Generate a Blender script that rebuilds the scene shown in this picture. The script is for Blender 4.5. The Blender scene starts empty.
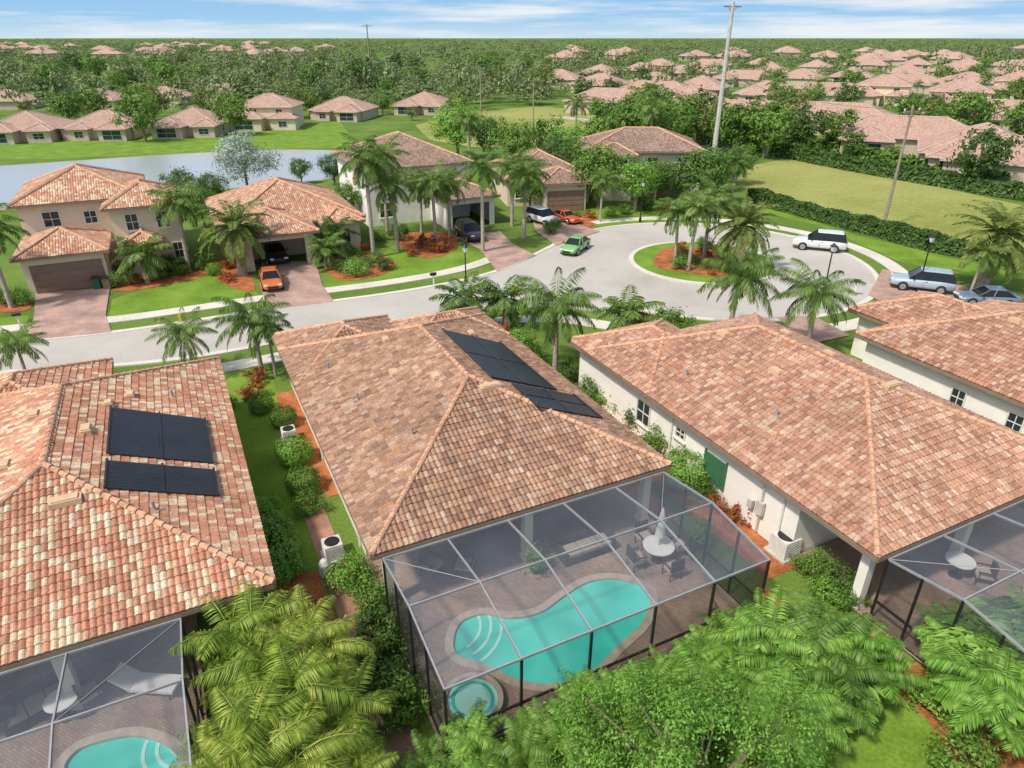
import bpy, bmesh, math, random
import numpy as np
from mathutils import Vector, Matrix
from mathutils.geometry import tessellate_polygon
random.seed(11)
R=math.radians; pi=math.pi
S=bpy.context.scene; C=S.collection
H=18.0; F=683.0; PT=R(27); cp=math.cos(PT); sp=math.sin(PT)
YAW=R(26); A=Vector((-math.sin(YAW),math.cos(YAW))); B=Vector((math.cos(YAW),math.sin(YAW)))
def at(px,py,z=0.0):
    u=(px-512)/F; v=(384-py)/F
    dz=-sp+v*cp; dy=cp+v*sp; t=(z-H)/dz
    return Vector((u*t,dy*t,z))
def rnd(a,b): return random.uniform(a,b)
# ---------------------------------------------------------------- materials
def newmat(name):
    m=bpy.data.materials.new(name); m.use_nodes=True
    nt=m.node_tree; return m,nt,nt.nodes,nt.links,nt.nodes['Principled BSDF']
def ramp(N,stops,interp='LINEAR'):
    r=N.new('ShaderNodeValToRGB'); e=r.color_ramp.elements; r.color_ramp.interpolation=interp
    while len(e)<len(stops): e.new(0.5)
    for i,(p,c) in enumerate(stops): e[i].position=p; e[i].color=(c[0],c[1],c[2],1)
    return r
def mat(name,base,rough=.6,metal=0,var=.15,scale=3,bump=0,bscale=20,coat=0):
    m,nt,N,L,P=newmat(name)
    tc=N.new('ShaderNodeTexCoord'); n=N.new('ShaderNodeTexNoise'); n.inputs['Scale'].default_value=scale; n.inputs['Detail'].default_value=6
    L.new(tc.outputs['Object'],n.inputs['Vector'])
    lo=[c*(1-var) for c in base]; hi=[min(1,c*(1+var)) for c in base]
    r=ramp(N,[(.3,lo),(.7,hi)]); L.new(n.outputs['Fac'],r.inputs[0]); L.new(r.outputs[0],P.inputs['Base Color'])
    P.inputs['Roughness'].default_value=rough; P.inputs['Metallic'].default_value=metal
    if coat: P.inputs['Coat Weight'].default_value=coat; P.inputs['Coat Roughness'].default_value=.05
    if bump:
        n2=N.new('ShaderNodeTexNoise'); n2.inputs['Scale'].default_value=bscale; n2.inputs['Detail'].default_value=5; L.new(tc.outputs['Object'],n2.inputs['Vector'])
        b=N.new('ShaderNodeBump'); b.inputs['Strength'].default_value=bump; b.inputs['Distance'].default_value=.03
        L.new(n2.outputs['Fac'],b.inputs['Height']); L.new(b.outputs[0],P.inputs['Normal'])
    return m
def leafmat(name,cols,tr=.3,ns=1.1,wi=.5,wn_=.5):
    m,nt,N,L,P=newmat(name)
    g=N.new('ShaderNodeNewGeometry'); oi=N.new('ShaderNodeObjectInfo')
    tc=N.new('ShaderNodeTexCoord'); n=N.new('ShaderNodeTexNoise'); n.inputs['Scale'].default_value=ns; L.new(tc.outputs['Object'],n.inputs['Vector'])
    a=N.new('ShaderNodeMath'); a.operation='MULTIPLY_ADD'; L.new(g.outputs['Random Per Island'],a.inputs[0]); a.inputs[1].default_value=wi
    b=N.new('ShaderNodeMath'); b.operation='MULTIPLY'; L.new(oi.outputs['Random'],b.inputs[0]); b.inputs[1].default_value=.25
    L.new(b.outputs[0],a.inputs[2])
    c=N.new('ShaderNodeMath'); c.operation='MULTIPLY_ADD'; L.new(n.outputs['Fac'],c.inputs[0]); c.inputs[1].default_value=wn_; L.new(a.outputs[0],c.inputs[2])
    r=ramp(N,[(.2,cols[0]),(.6,cols[1]),(1.0,cols[2])]); L.new(c.outputs[0],r.inputs[0])
    L.new(r.outputs[0],P.inputs['Base Color']); P.inputs['Roughness'].default_value=.5; P.inputs['Specular IOR Level'].default_value=.35
    t=N.new('ShaderNodeBsdfTranslucent'); L.new(r.outputs[0],t.inputs['Color'])
    mx=N.new('ShaderNodeMixShader'); mx.inputs[0].default_value=tr
    L.new(P.outputs[0],mx.inputs[1]); L.new(t.outputs[0],mx.inputs[2]); L.new(mx.outputs[0],N['Material Output'].inputs[0])
    return m
def groundmat(name,c0,c1,c2,scale=.25,fine=9,rough=.9,bump=.5):
    m,nt,N,L,P=newmat(name)
    tc=N.new('ShaderNodeTexCoord')
    n=N.new('ShaderNodeTexNoise'); n.inputs['Scale'].default_value=scale; n.inputs['Detail'].default_value=8; n.inputs['Roughness'].default_value=.65; L.new(tc.outputs['Object'],n.inputs['Vector'])
    n2=N.new('ShaderNodeTexNoise'); n2.inputs['Scale'].default_value=fine; n2.inputs['Detail'].default_value=4; L.new(tc.outputs['Object'],n2.inputs['Vector'])
    mm=N.new('ShaderNodeMath'); mm.operation='MULTIPLY_ADD'; L.new(n2.outputs['Fac'],mm.inputs[0]); mm.inputs[1].default_value=.6; 
    m3=N.new('ShaderNodeMath'); m3.operation='SUBTRACT'; L.new(n.outputs['Fac'],m3.inputs[0]); m3.inputs[1].default_value=.3; L.new(m3.outputs[0],mm.inputs[2])
    r=ramp(N,[(.25,c0),(.5,c1),(.75,c2)]); L.new(mm.outputs[0],r.inputs[0]); L.new(r.outputs[0],P.inputs['Base Color'])
    P.inputs['Roughness'].default_value=rough; P.inputs['Specular IOR Level'].default_value=.15
    b=N.new('ShaderNodeBump'); b.inputs['Strength'].default_value=bump; b.inputs['Distance'].default_value=.05; L.new(n2.outputs['Fac'],b.inputs['Height']); L.new(b.outputs[0],P.inputs['Normal'])
    return m
def tilemat(name,cols,dirt=.45):
    m,nt,N,L,P=newmat(name)
    uv=N.new('ShaderNodeUVMap'); fl=N.new('ShaderNodeVectorMath'); fl.operation='FLOOR'; L.new(uv.outputs[0],fl.inputs[0])
    wn=N.new('ShaderNodeTexWhiteNoise'); wn.noise_dimensions='2D'; L.new(fl.outputs[0],wn.inputs['Vector'])
    st=[(i/len(cols),c) for i,c in enumerate(cols)]
    r=ramp(N,st,'CONSTANT'); L.new(wn.outputs['Value'],r.inputs[0])
    tc=N.new('ShaderNodeTexCoord'); n=N.new('ShaderNodeTexNoise'); n.inputs['Scale'].default_value=.35; n.inputs['Detail'].default_value=9; n.inputs['Roughness'].default_value=.75; L.new(tc.outputs['Object'],n.inputs['Vector'])
    r2=ramp(N,[(.35,(1-dirt,)*3),(.62,(1,1,1))]); L.new(n.outputs['Fac'],r2.inputs[0])
    mx=N.new('ShaderNodeMix'); mx.data_type='RGBA'; mx.blend_type='MULTIPLY'; mx.inputs[0].default_value=1; L.new(r.outputs[0],mx.inputs[6]); L.new(r2.outputs[0],mx.inputs[7])
    n3=N.new('ShaderNodeTexNoise'); n3.inputs['Scale'].default_value=11; n3.inputs['Detail'].default_value=4; L.new(tc.outputs['Object'],n3.inputs['Vector'])
    r3=ramp(N,[(.3,(.68,.67,.65)),(.65,(1.1,1.1,1.08))]); L.new(n3.outputs['Fac'],r3.inputs[0])
    mx2=N.new('ShaderNodeMix'); mx2.data_type='RGBA'; mx2.blend_type='MULTIPLY'; mx2.inputs[0].default_value=1; L.new(mx.outputs[2],mx2.inputs[6]); L.new(r3.outputs[0],mx2.inputs[7])
    L.new(mx2.outputs[2],P.inputs['Base Color']); P.inputs['Roughness'].default_value=.7; P.inputs['Specular IOR Level'].default_value=.2
    fr=N.new('ShaderNodeVectorMath'); fr.operation='FRACTION'; L.new(uv.outputs[0],fr.inputs[0]); sx=N.new('ShaderNodeSeparateXYZ'); L.new(fr.outputs[0],sx.inputs[0])
    a=N.new('ShaderNodeMath'); a.operation='MULTIPLY'; L.new(sx.outputs[0],a.inputs[0]); a.inputs[1].default_value=pi
    s=N.new('ShaderNodeMath'); s.operation='SINE'; L.new(a.outputs[0],s.inputs[0])
    d=N.new('ShaderNodeMath'); d.operation='SUBTRACT'; L.new(s.outputs[0],d.inputs[0]); L.new(sx.outputs[1],d.inputs[1])
    b=N.new('ShaderNodeBump'); b.inputs['Strength'].default_value=.8; b.inputs['Distance'].default_value=.06; L.new(d.outputs[0],b.inputs['Height']); L.new(b.outputs[0],P.inputs['Normal'])
    return m
def brickmat(name,c1,c2,mortar,scale=3.0,rough=.8):
    m,nt,N,L,P=newmat(name)
    tc=N.new('ShaderNodeTexCoord'); mp=N.new('ShaderNodeMapping'); mp.inputs['Rotation'].default_value=(0,0,R(26)); L.new(tc.outputs['Object'],mp.inputs[0])
    b=N.new('ShaderNodeTexBrick'); b.inputs['Scale'].default_value=scale; b.inputs['Color1'].default_value=(*c1,1); b.inputs['Color2'].default_value=(*c2,1); b.inputs['Mortar'].default_value=(*mortar,1)
    b.inputs['Mortar Size'].default_value=.02; L.new(mp.outputs[0],b.inputs['Vector'])
    n=N.new('ShaderNodeTexNoise'); n.inputs['Scale'].default_value=.7; n.inputs['Detail'].default_value=7; L.new(tc.outputs['Object'],n.inputs['Vector'])
    r=ramp(N,[(.3,(.6,.6,.62)),(.7,(1.15,1.1,1.05))]); L.new(n.outputs['Fac'],r.inputs[0])
    mx=N.new('ShaderNodeMix'); mx.data_type='RGBA'; mx.blend_type='MULTIPLY'; mx.inputs[0].default_value=1; L.new(b.outputs['Color'],mx.inputs[6]); L.new(r.outputs[0],mx.inputs[7])
    L.new(mx.outputs[2],P.inputs['Base Color']); P.inputs['Roughness'].default_value=rough
    return m
def screenmat(name,fac,col):
    m,nt,N,L,P=newmat(name)
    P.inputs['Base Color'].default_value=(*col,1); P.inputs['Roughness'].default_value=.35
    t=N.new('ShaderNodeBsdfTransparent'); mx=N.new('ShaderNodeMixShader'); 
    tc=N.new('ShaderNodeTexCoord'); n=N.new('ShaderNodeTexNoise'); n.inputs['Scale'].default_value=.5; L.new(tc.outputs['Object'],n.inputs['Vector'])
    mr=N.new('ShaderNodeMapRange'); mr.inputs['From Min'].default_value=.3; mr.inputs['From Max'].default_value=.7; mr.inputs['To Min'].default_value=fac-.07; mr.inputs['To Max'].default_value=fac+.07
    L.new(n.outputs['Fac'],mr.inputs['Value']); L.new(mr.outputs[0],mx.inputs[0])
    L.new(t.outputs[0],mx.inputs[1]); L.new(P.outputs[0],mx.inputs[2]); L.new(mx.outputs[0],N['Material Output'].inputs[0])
    return m
def watermat(name,c0,c1,rough,bs,bump,spec=.5,sc=.6):
    m,nt,N,L,P=newmat(name)
    tc=N.new('ShaderNodeTexCoord'); n=N.new('ShaderNodeTexNoise'); n.inputs['Scale'].default_value=sc; L.new(tc.outputs['Object'],n.inputs['Vector'])
    r=ramp(N,[(.35,c0),(.65,c1)]); L.new(n.outputs['Fac'],r.inputs[0]); L.new(r.outputs[0],P.inputs['Base Color'])
    n2=N.new('ShaderNodeTexNoise'); n2.inputs['Scale'].default_value=bs; n2.inputs['Detail'].default_value=3; L.new(tc.outputs['Object'],n2.inputs['Vector'])
    b=N.new('ShaderNodeBump'); b.inputs['Strength'].default_value=bump; b.inputs['Distance'].default_value=.02; L.new(n2.outputs['Fac'],b.inputs['Height']); L.new(b.outputs[0],P.inputs['Normal'])
    P.inputs['Roughness'].default_value=rough; P.inputs['Specular IOR Level'].default_value=spec
    return m
M={}
M['grass']=groundmat('grass',(.065,.115,.022),(.115,.19,.032),(.18,.26,.06),.12,7)
M['field']=groundmat('field grass',(.18,.21,.05),(.28,.30,.085),(.37,.36,.13),.05,1.5)
M['lawn']=groundmat('lawn',(.09,.16,.02),(.15,.26,.03),(.23,.34,.055),.4,8)
M['mulch']=groundmat('mulch',(.18,.055,.02),(.38,.13,.05),(.5,.22,.09),1.2,14)
M['road']=groundmat('road',(.36,.335,.30),(.46,.435,.395),(.53,.50,.46),.12,14,.85,.1)
M['walk']=groundmat('sidewalk',(.50,.47,.40),(.62,.58,.51),(.68,.65,.58),.3,6,.85,.1)
M['paver']=brickmat('driveway pavers',(.56,.37,.30),(.44,.29,.24),(.28,.22,.19),3.2)
M['deck']=brickmat('pool deck pavers',(.46,.33,.24),(.35,.25,.195),(.2,.15,.12),3.0)
M['path']=brickmat('path pavers',(.5,.24,.16),(.36,.2,.15),(.2,.15,.12),3.2)
CEN=tilemat('weathered tan clay tile',[(.47,.27,.175),(.38,.215,.14),(.50,.32,.225),(.42,.245,.165),(.55,.38,.28),(.29,.17,.125),(.45,.27,.17),(.34,.21,.155),(.44,.29,.21)],.3)
LEF=tilemat('coral and cream clay tile',[(.64,.31,.20),(.62,.38,.25),(.56,.26,.165),(.72,.54,.37),(.60,.34,.23),(.46,.23,.15),(.70,.59,.43),(.57,.28,.18)],.22)
RIG=tilemat('salmon clay tile',[(.54,.29,.195),(.46,.24,.16),(.57,.355,.255),(.49,.275,.185),(.62,.44,.33),(.37,.20,.145),(.52,.31,.22)],.27)
BRN=tilemat('brown clay tile',[(.36,.24,.18),(.42,.29,.22),(.30,.2,.15),(.46,.34,.27)],.35)
FAR=tilemat('pink clay tile',[(.58,.36,.28),(.64,.42,.34),(.52,.32,.25),(.61,.45,.38)],.2)
CAP=mat('ridge cap clay',(.56,.32,.20),.75,0,.3,3.5,.4,12)
M['cream']=mat('cream stucco',(.76,.70,.59),.85,0,.08,1.2,.2,30)
M['beige']=mat('beige stucco',(.70,.60,.45),.85,0,.06,1.5,.2,30)
M['fbeige']=mat('tan stucco',(.54,.45,.35),.85,0,.08,1.5)
M['white']=mat('white stucco',(.84,.81,.74),.85,0,.07,1.0,.2,30)
M['trim']=mat('white trim',(.72,.70,.64),.6,0,.04)
M['fascia']=mat('brown fascia',(.24,.175,.13),.6,0,.1)
M['glass']=mat('window glass',(.03,.045,.05),.08,0,.3,2)
M['gbrown']=mat('brown garage door',(.24,.15,.11),.55,0,.12,2)
M['door']=mat('dark door',(.06,.04,.03),.4,0,.1)
M['green']=mat('green shutter',(.05,.16,.08),.5,0,.1)
M['concrete']=mat('concrete',(.52,.50,.46),.85,0,.12,2)
M['bronze']=mat('bronze aluminium',(.03,.026,.024),.4,.3,.2)
M['alu']=mat('grey aluminium',(.34,.35,.36),.45,.2,.1)
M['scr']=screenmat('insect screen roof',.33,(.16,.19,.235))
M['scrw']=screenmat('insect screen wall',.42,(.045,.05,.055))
M['pool']=watermat('pool water',(.04,.62,.50),(.12,.80,.66),.05,5,.3,.5,.5)
M['poolstep']=watermat('pool step',(.45,.85,.75),(.5,.88,.8),.1,5,.2)
M['lake']=watermat('lake water',(.36,.40,.42),(.42,.46,.48),.2,.6,.6,.8,.02)
M['coping']=mat('pool coping',(.5,.41,.33),.7,0,.15,4)
M['solar']=mat('black solar mat',(.018,.02,.024),.35,0,.3,1)
M['vent']=mat('tan roof vent',(.6,.42,.26),.6,0,.1)
M['acw']=mat('white painted metal',(.62,.61,.57),.5,0,.12)
M['black']=mat('black metal',(.015,.015,.016),.45,0,.2)
M['wood']=mat('weathered wood pole',(.30,.25,.19),.85,0,.25,2,.4,8)
M['bark']=mat('bark',(.19,.15,.10),.9,0,.3,3,.6,8)
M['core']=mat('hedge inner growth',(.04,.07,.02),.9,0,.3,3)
M['pbark']=mat('palm trunk',(.38,.33,.27),.85,0,.25,5,.5,10)
M['tyre']=mat('tyre rubber',(.02,.02,.02),.8,0,.1)
M['rim']=mat('alloy rim',(.5,.5,.52),.3,.8,.05)
M['cglass']=mat('car glass',(.012,.016,.02),.05,0,.1)
M['lamp']=mat('headlight',(.7,.72,.75),.1,0,.05)
M['red']=mat('tail light',(.4,.01,.01),.2,0,.05)
M['fabric']=mat('white canvas',(.75,.75,.72),.8,0,.05)
M['wicker']=mat('dark wicker',(.06,.045,.035),.7,0,.2,20)
M['cush']=mat('beige cushion',(.45,.39,.31),.9,0,.08)
M['yel']=mat('yellow hydrant paint',(.6,.35,.02),.5)
M['bin']=mat('green bin plastic',(.02,.12,.06),.5)
M['shaft']=mat('green crownshaft',(.14,.25,.06),.5)
M['cane']=mat('cane stems',(.30,.28,.10),.6)
L_dark=leafmat('dark leaves',[(.03,.07,.015),(.075,.15,.03),(.16,.27,.055)])
L_palm=leafmat('palm fronds',[(.05,.105,.02),(.13,.235,.04),(.28,.38,.09)],.35)
L_areca=leafmat('yellow green fronds',[(.09,.18,.018),(.25,.38,.04),(.52,.55,.12)],.4,.8,.6,.5)
L_light=leafmat('light green leaves',[(.07,.19,.025),(.19,.40,.05),(.38,.58,.13)],.4,1.2,.55,.55)
L_mid=leafmat('green leaves',[(.05,.12,.018),(.13,.25,.036),(.24,.39,.07)])
L_far=leafmat('far woodland leaves',[(.05,.085,.03),(.13,.18,.06),(.27,.32,.14)],.2,.035,.3,.75)
L_red=leafmat('croton leaves',[(.14,.12,.02),(.38,.10,.035),(.55,.2,.05)])
L_silver=leafmat('silver leaves',[(.28,.34,.28),(.42,.48,.42),(.55,.6,.55)],.2)
L_olive=leafmat('olive leaves',[(.08,.125,.025),(.16,.22,.045),(.28,.33,.085)])
L_dry=leafmat('dry fronds',[(.25,.17,.08),(.36,.26,.12),(.5,.38,.2)])
# ---------------------------------------------------------------- mesh helpers
class MB:
    def __init__(s): s.v=[];s.f=[];s.uv=None
    def face(s,pts,uv=None):
        k=len(s.v); s.v+= [tuple(p) for p in pts]; s.f.append(tuple(range(k,k+len(pts))))
        if uv is not None:
            if s.uv is None: s.uv=[]
            s.uv+=uv
    def box(s,cx,cy,cz,sx,sy,sz,rz=0):
        k=len(s.v); c,n=math.cos(rz),math.sin(rz)
        for dz in (-.5,.5):
            for dx,dy in ((-.5,-.5),(.5,-.5),(.5,.5),(-.5,.5)):
                x,y=dx*sx,dy*sy; s.v.append((cx+c*x-n*y,cy+n*x+c*y,cz+dz*sz))
        for f in ((3,2,1,0),(4,5,6,7),(0,1,5,4),(1,2,6,5),(2,3,7,6),(3,0,4,7)): s.f.append(tuple(k+i for i in f))
    def bar(s,p,q,r,r2=None,n=6,cap=True):
        p=Vector(p);q=Vector(q); r2=r if r2 is None else r2; d=(q-p)
        if d.length<1e-5: return
        d.normalize(); a=d.orthogonal().normalized(); b=d.cross(a); k=len(s.v)
        for c,rr in ((p,r),(q,r2)):
            for i in range(n):
                t=2*pi*i/n; s.v.append(tuple(c+a*math.cos(t)*rr+b*math.sin(t)*rr))
        for i in range(n): j=(i+1)%n; s.f.append((k+i,k+j,k+n+j,k+n+i))
        if cap: s.f.append(tuple(k+n-1-i for i in range(n))); s.f.append(tuple(k+n+i for i in range(n)))
    def beam(s,p,q,w,h):
        p=Vector(p);q=Vector(q); d=(q-p).normalized(); side=d.cross(Vector((0,0,1)))
        if side.length<1e-3: side=Vector((1,0,0))
        side.normalize(); up=side.cross(d); k=len(s.v)
        for c in (p,q):
            for a,b in ((-1,-1),(1,-1),(1,1),(-1,1)): s.v.append(tuple(c+side*a*w/2+up*b*h/2))
        for f in ((3,2,1,0),(4,5,6,7),(0,1,5,4),(1,2,6,5),(2,3,7,6),(3,0,4,7)): s.f.append(tuple(k+i for i in f))
    def lathe(s,cx,cy,prof,n=12):
        k=len(s.v)
        for r,z in prof:
            for i in range(n): t=2*pi*i/n; s.v.append((cx+r*math.cos(t),cy+r*math.sin(t),z))
        for j in range(len(prof)-1):
            for i in range(n): a=k+j*n+i; b=k+j*n+(i+1)%n; s.f.append((a,b,b+n,a+n))
        s.f.append(tuple(k+(len(prof)-1)*n+i for i in range(n)))
    def leaf(s,p,n,l,w):
        n=n.normalized(); t=n.orthogonal().normalized(); t.rotate(Matrix.Rotation(rnd(0,6.28),3,n)); b=n.cross(t)
        k=len(s.v); s.v+=[tuple(p-t*l),tuple(p+b*w-t*l*.1),tuple(p+t*l-n*l*.25),tuple(p-b*w-t*l*.1)]; s.f.append((k,k+1,k+2,k+3))
    def mesh(s,name,m,smooth=False):
        me=bpy.data.meshes.new(name); me.from_pydata(s.v,[],s.f)
        if s.uv:
            u=me.uv_layers.new(name='UVMap'); flat=[c for p in s.uv for c in p]; u.data.foreach_set('uv',flat)
        me.materials.append(m)
        if smooth: me.polygons.foreach_set('use_smooth',[True]*len(me.polygons))
        me.update(); return me
    def build(s,name,m,parent=None,smooth=False): return ob(name,s.mesh(name,m,smooth),parent)
def ob(name,data,parent=None,loc=None,rz=None):
    o=bpy.data.objects.new(name,data); C.objects.link(o)
    if parent: o.parent=parent
    if loc is not None: o.location=loc
    if rz is not None: o.rotation_euler=(0,0,rz)
    return o
def thing(name,label,cat,loc=(0,0,0),rz=0,group=None,s=None):
    o=ob(name,None,None,loc,rz); o['label']=label; o['category']=cat; o.empty_display_size=.2
    if group: o['group']=group
    if s: o.scale=s if isinstance(s,tuple) else (s,s,s)
    return o
def tag(o,label,cat,group=None,kind=None):
    o['label']=label; o['category']=cat
    if group: o['group']=group
    if kind: o['kind']=kind
    return o
def inst(proto,name,label,cat,loc,rz=0,s=1,group=None):
    t=thing(name,label,cat,loc,rz,group,s)
    for pn,me,subs in proto:
        p=ob(pn,me,t)
        for sn,sm in subs: ob(sn,sm,p)
    return t
def sheet(name,pts,z,m,kind='structure',holes=(),label=None):
    loops=[[Vector((p[0],p[1],0)) for p in pts]]+[[Vector((p[0],p[1],0)) for p in h] for h in holes]
    tri=tessellate_polygon(loops); fl=[p for l in loops for p in l]
    me=bpy.data.meshes.new(name); me.from_pydata([(p.x,p.y,z) for p in fl],[],[tuple(t) for t in tri]); me.materials.append(m)
    bm=bmesh.new(); bm.from_mesh(me)
    for f in bm.faces:
        if f.normal.z<0: f.normal_flip()
    bm.to_mesh(me); bm.free()
    o=ob(name,me)
    if kind: o['kind']=kind
    if label: o['label']=label
    return o
def smooth_line(pts,n=6,closed=False):
    P=[Vector((p[0],p[1],0)) for p in pts]; out=[]; m=len(P)
    rng=range(m if closed else m-1)
    for i in rng:
        if closed: a,b,c,d=P[i-1],P[i],P[(i+1)%m],P[(i+2)%m]
        else: a=P[max(0,i-1)];b=P[i];c=P[i+1];d=P[min(m-1,i+2)]
        for k in range(n):
            t=k/n; out.append(.5*((2*b)+(c-a)*t+(2*a-5*b+4*c-d)*t*t+(3*b-a-3*c+d)*t**3))
    if not closed: out.append(P[-1])
    return out
def ribbon(name,pts,w,z0,z1,m,kind='structure',closed=False):
    mb=MB(); n=len(pts); Ls=[];Rs=[]
    for i,p in enumerate(pts):
        if closed: d=(pts[(i+1)%n]-pts[i-1])
        else: d=(pts[min(n-1,i+1)]-pts[max(0,i-1)])
        d=Vector((d.x,d.y,0)).normalized(); s=Vector((-d.y,d.x,0)); Ls.append(p+s*w/2); Rs.append(p-s*w/2)
    for i in range(n if closed else n-1):
        j=(i+1)%n; a,b,c,d=Rs[i],Rs[j],Ls[j],Ls[i]
        up=[(q.x,q.y,z1) for q in (a,b,c,d)]; mb.face(up)
        mb.face([(a.x,a.y,z0),(b.x,b.y,z0),(b.x,b.y,z1),(a.x,a.y,z1)]); mb.face([(c.x,c.y,z0),(d.x,d.y,z0),(d.x,d.y,z1),(c.x,c.y,z1)])
    o=mb.build(name,m)
    if kind: o['kind']=kind
    return o
def px(*l,z=0): return [at(a,b,z) for a,b in l]
# ---------------------------------------------------------------- setting
g=MB()
def inpoly(x,y,P):
    c=False;n=len(P)
    for i in range(n):
        a=P[i];b=P[i-1]
        if (a.y>y)!=(b.y>y) and x<(b.x-a.x)*(y-a.y)/(b.y-a.y)+a.x: c=not c
    return c
g.face([(-4000,-200,0),(4000,-200,0),(4000,7000,0),(-4000,7000,0)])
o=g.build('ground',M['grass']); o['kind']='structure'
lake=smooth_line(px((-160,222),(-60,216),(5,209),(95,205),(175,199),(215,190),(262,186),(320,180),(348,172),(356,160),(345,152),(300,150),(240,151),(150,156),(60,162),(0,166),(-120,172)),4,True)
sheet('lake',lake,.02,M['lake'])
ribbon('lake_bank',lake,1.2,0,.012,M['field'],closed=True)
field1=px((748,166),(800,156),(900,178),(1060,214),(1200,240),(1200,290),(1060,272),(930,246),(765,202),(735,182))
sheet('field',field1,.008,M['field'])
field2=px((415,125),(470,112),(540,106),(600,112),(640,127),(700,147),(690,150),(620,140),(560,146),(480,148),(430,140))
sheet('field',field2,.008,M['field'])
lakelawn=px((-60,160),(-60,130),(340,122),(360,148),(240,150),(150,154),(60,159))
sheet('lawn',lakelawn,.006,M['lawn'])
backroad=smooth_line(px((560,117),(610,124),(680,140),(740,152)),5)
ribbon('back_road',backroad,4,0,.02,M['road'])
CC=Vector((17,59.3,0)); CR=14.2
far=px((-260,372),(-120,356),(0,343),(60,338),(125,331),(200,320),(270,309),(335,301),(400,292),(460,281),(500,270),(530,257),(552,246))
near=px((-260,415),(-120,392),(0,374),(60,370),(160,362),(240,350),(330,332),(420,318),(500,309),(560,307))
near=near+[Vector((8.2,46.2,0))]
far_s=smooth_line(far,5); near_s=smooth_line(near,5)
a1=math.atan2(near[-1].y-CC.y,near[-1].x-CC.x)
a0=R(150) ; 
if a1<0: a1+=2*pi
arc=[]; k=48; a1-=2*pi
for i in range(k+1):
    t=a0+(a1-a0)*i/k; arc.append(CC+Vector((math.cos(t),math.sin(t),0))*CR)
road=far_s+arc+near_s[::-1]
sheet('road',road,.02,M['road'])
ribbon('kerb',far_s+arc,.45,0,.065,M['walk'])
ribbon('kerb',near_s,.45,0,.10,M['walk'])
isl=[CC+Vector((math.cos(2*pi*i/40),math.sin(2*pi*i/40),0))*6.3 for i in range(40)]
ribbon('kerb',isl,.4,0,.13,M['walk'],closed=True)
sheet('island_lawn',isl,.125,M['lawn'])
sheet('island_mulch',smooth_line([CC+Vector((math.cos(2*pi*i/9),math.sin(2*pi*i/9),0))*(4.1+.7*(i%2)) for i in range(9)],5,True),.14,M['mulch'])
def offset(pts,d):
    out=[]
    for i,p in enumerate(pts):
        t=(pts[min(len(pts)-1,i+1)]-pts[max(0,i-1)]); t=Vector((t.x,t.y,0)).normalized(); out.append(p+Vector((-t.y,t.x,0))*d)
    return out
ribbon('sidewalk',offset(far_s,2.6)[:-6],1.3,0,.06,M['walk'])
ribbon('sidewalk',offset(near_s,-2.4),1.4,0,.06,M['walk'])
arc2=[CC+Vector((math.cos(t),math.sin(t),0))*(CR+2.2) for t in [R(120-i*4.5) for i in range(50)]]
ribbon('sidewalk',arc2,1.4,0,.061,M['walk'])
for pl in ([(108,322),(112,300),(150,286),(215,268),(240,272),(262,300),(190,312)],[(320,292),(330,280),(372,262),(400,240),(450,240),(498,262),(420,280)],[(0,332),(0,318),(28,316),(30,331)],[(196,374),(268,362),(330,560),(262,590)],[(580,215),(610,206),(655,208),(690,216),(650,222),(596,228)],[(745,196),(765,206),(860,236),(1010,272),(1000,282),(900,262),(820,226),(760,212)]):
    sheet('lawn',px(*pl),.012,M['lawn'])
for pl in ([(26,341),(112,333),(106,315),(110,289),(36,293),(34,318)],[(268,310),(334,302),(322,285),(316,262),(262,262),(260,285)],[(497,272),(536,256),(512,244),(500,232),(452,236),(480,250)],[(556,246),(600,232),(570,222),(560,212),(530,214),(536,232)],[(868,296),(882,270),(960,286),(1010,300),(990,320),(900,312)],[(776,318),(812,316),(850,336),(810,345)]):
    sheet('driveway',px(*pl),.072,M['paver'])
beds=[[(325,262),(350,250),(395,262),(380,276),(338,280)],[(205,262),(240,262),(255,290),(225,285)],[(395,236),(450,232),(455,250),(420,258)],[(540,232),(580,214),(600,222),(560,236)],[(0,298),(30,300),(28,310),(0,312)],[(112,290),(150,276),(210,270),(200,278),(140,290)]]
for b in beds: sheet('mulch_bed',smooth_line(px(*b),4,True),.033,M['mulch'])
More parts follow.
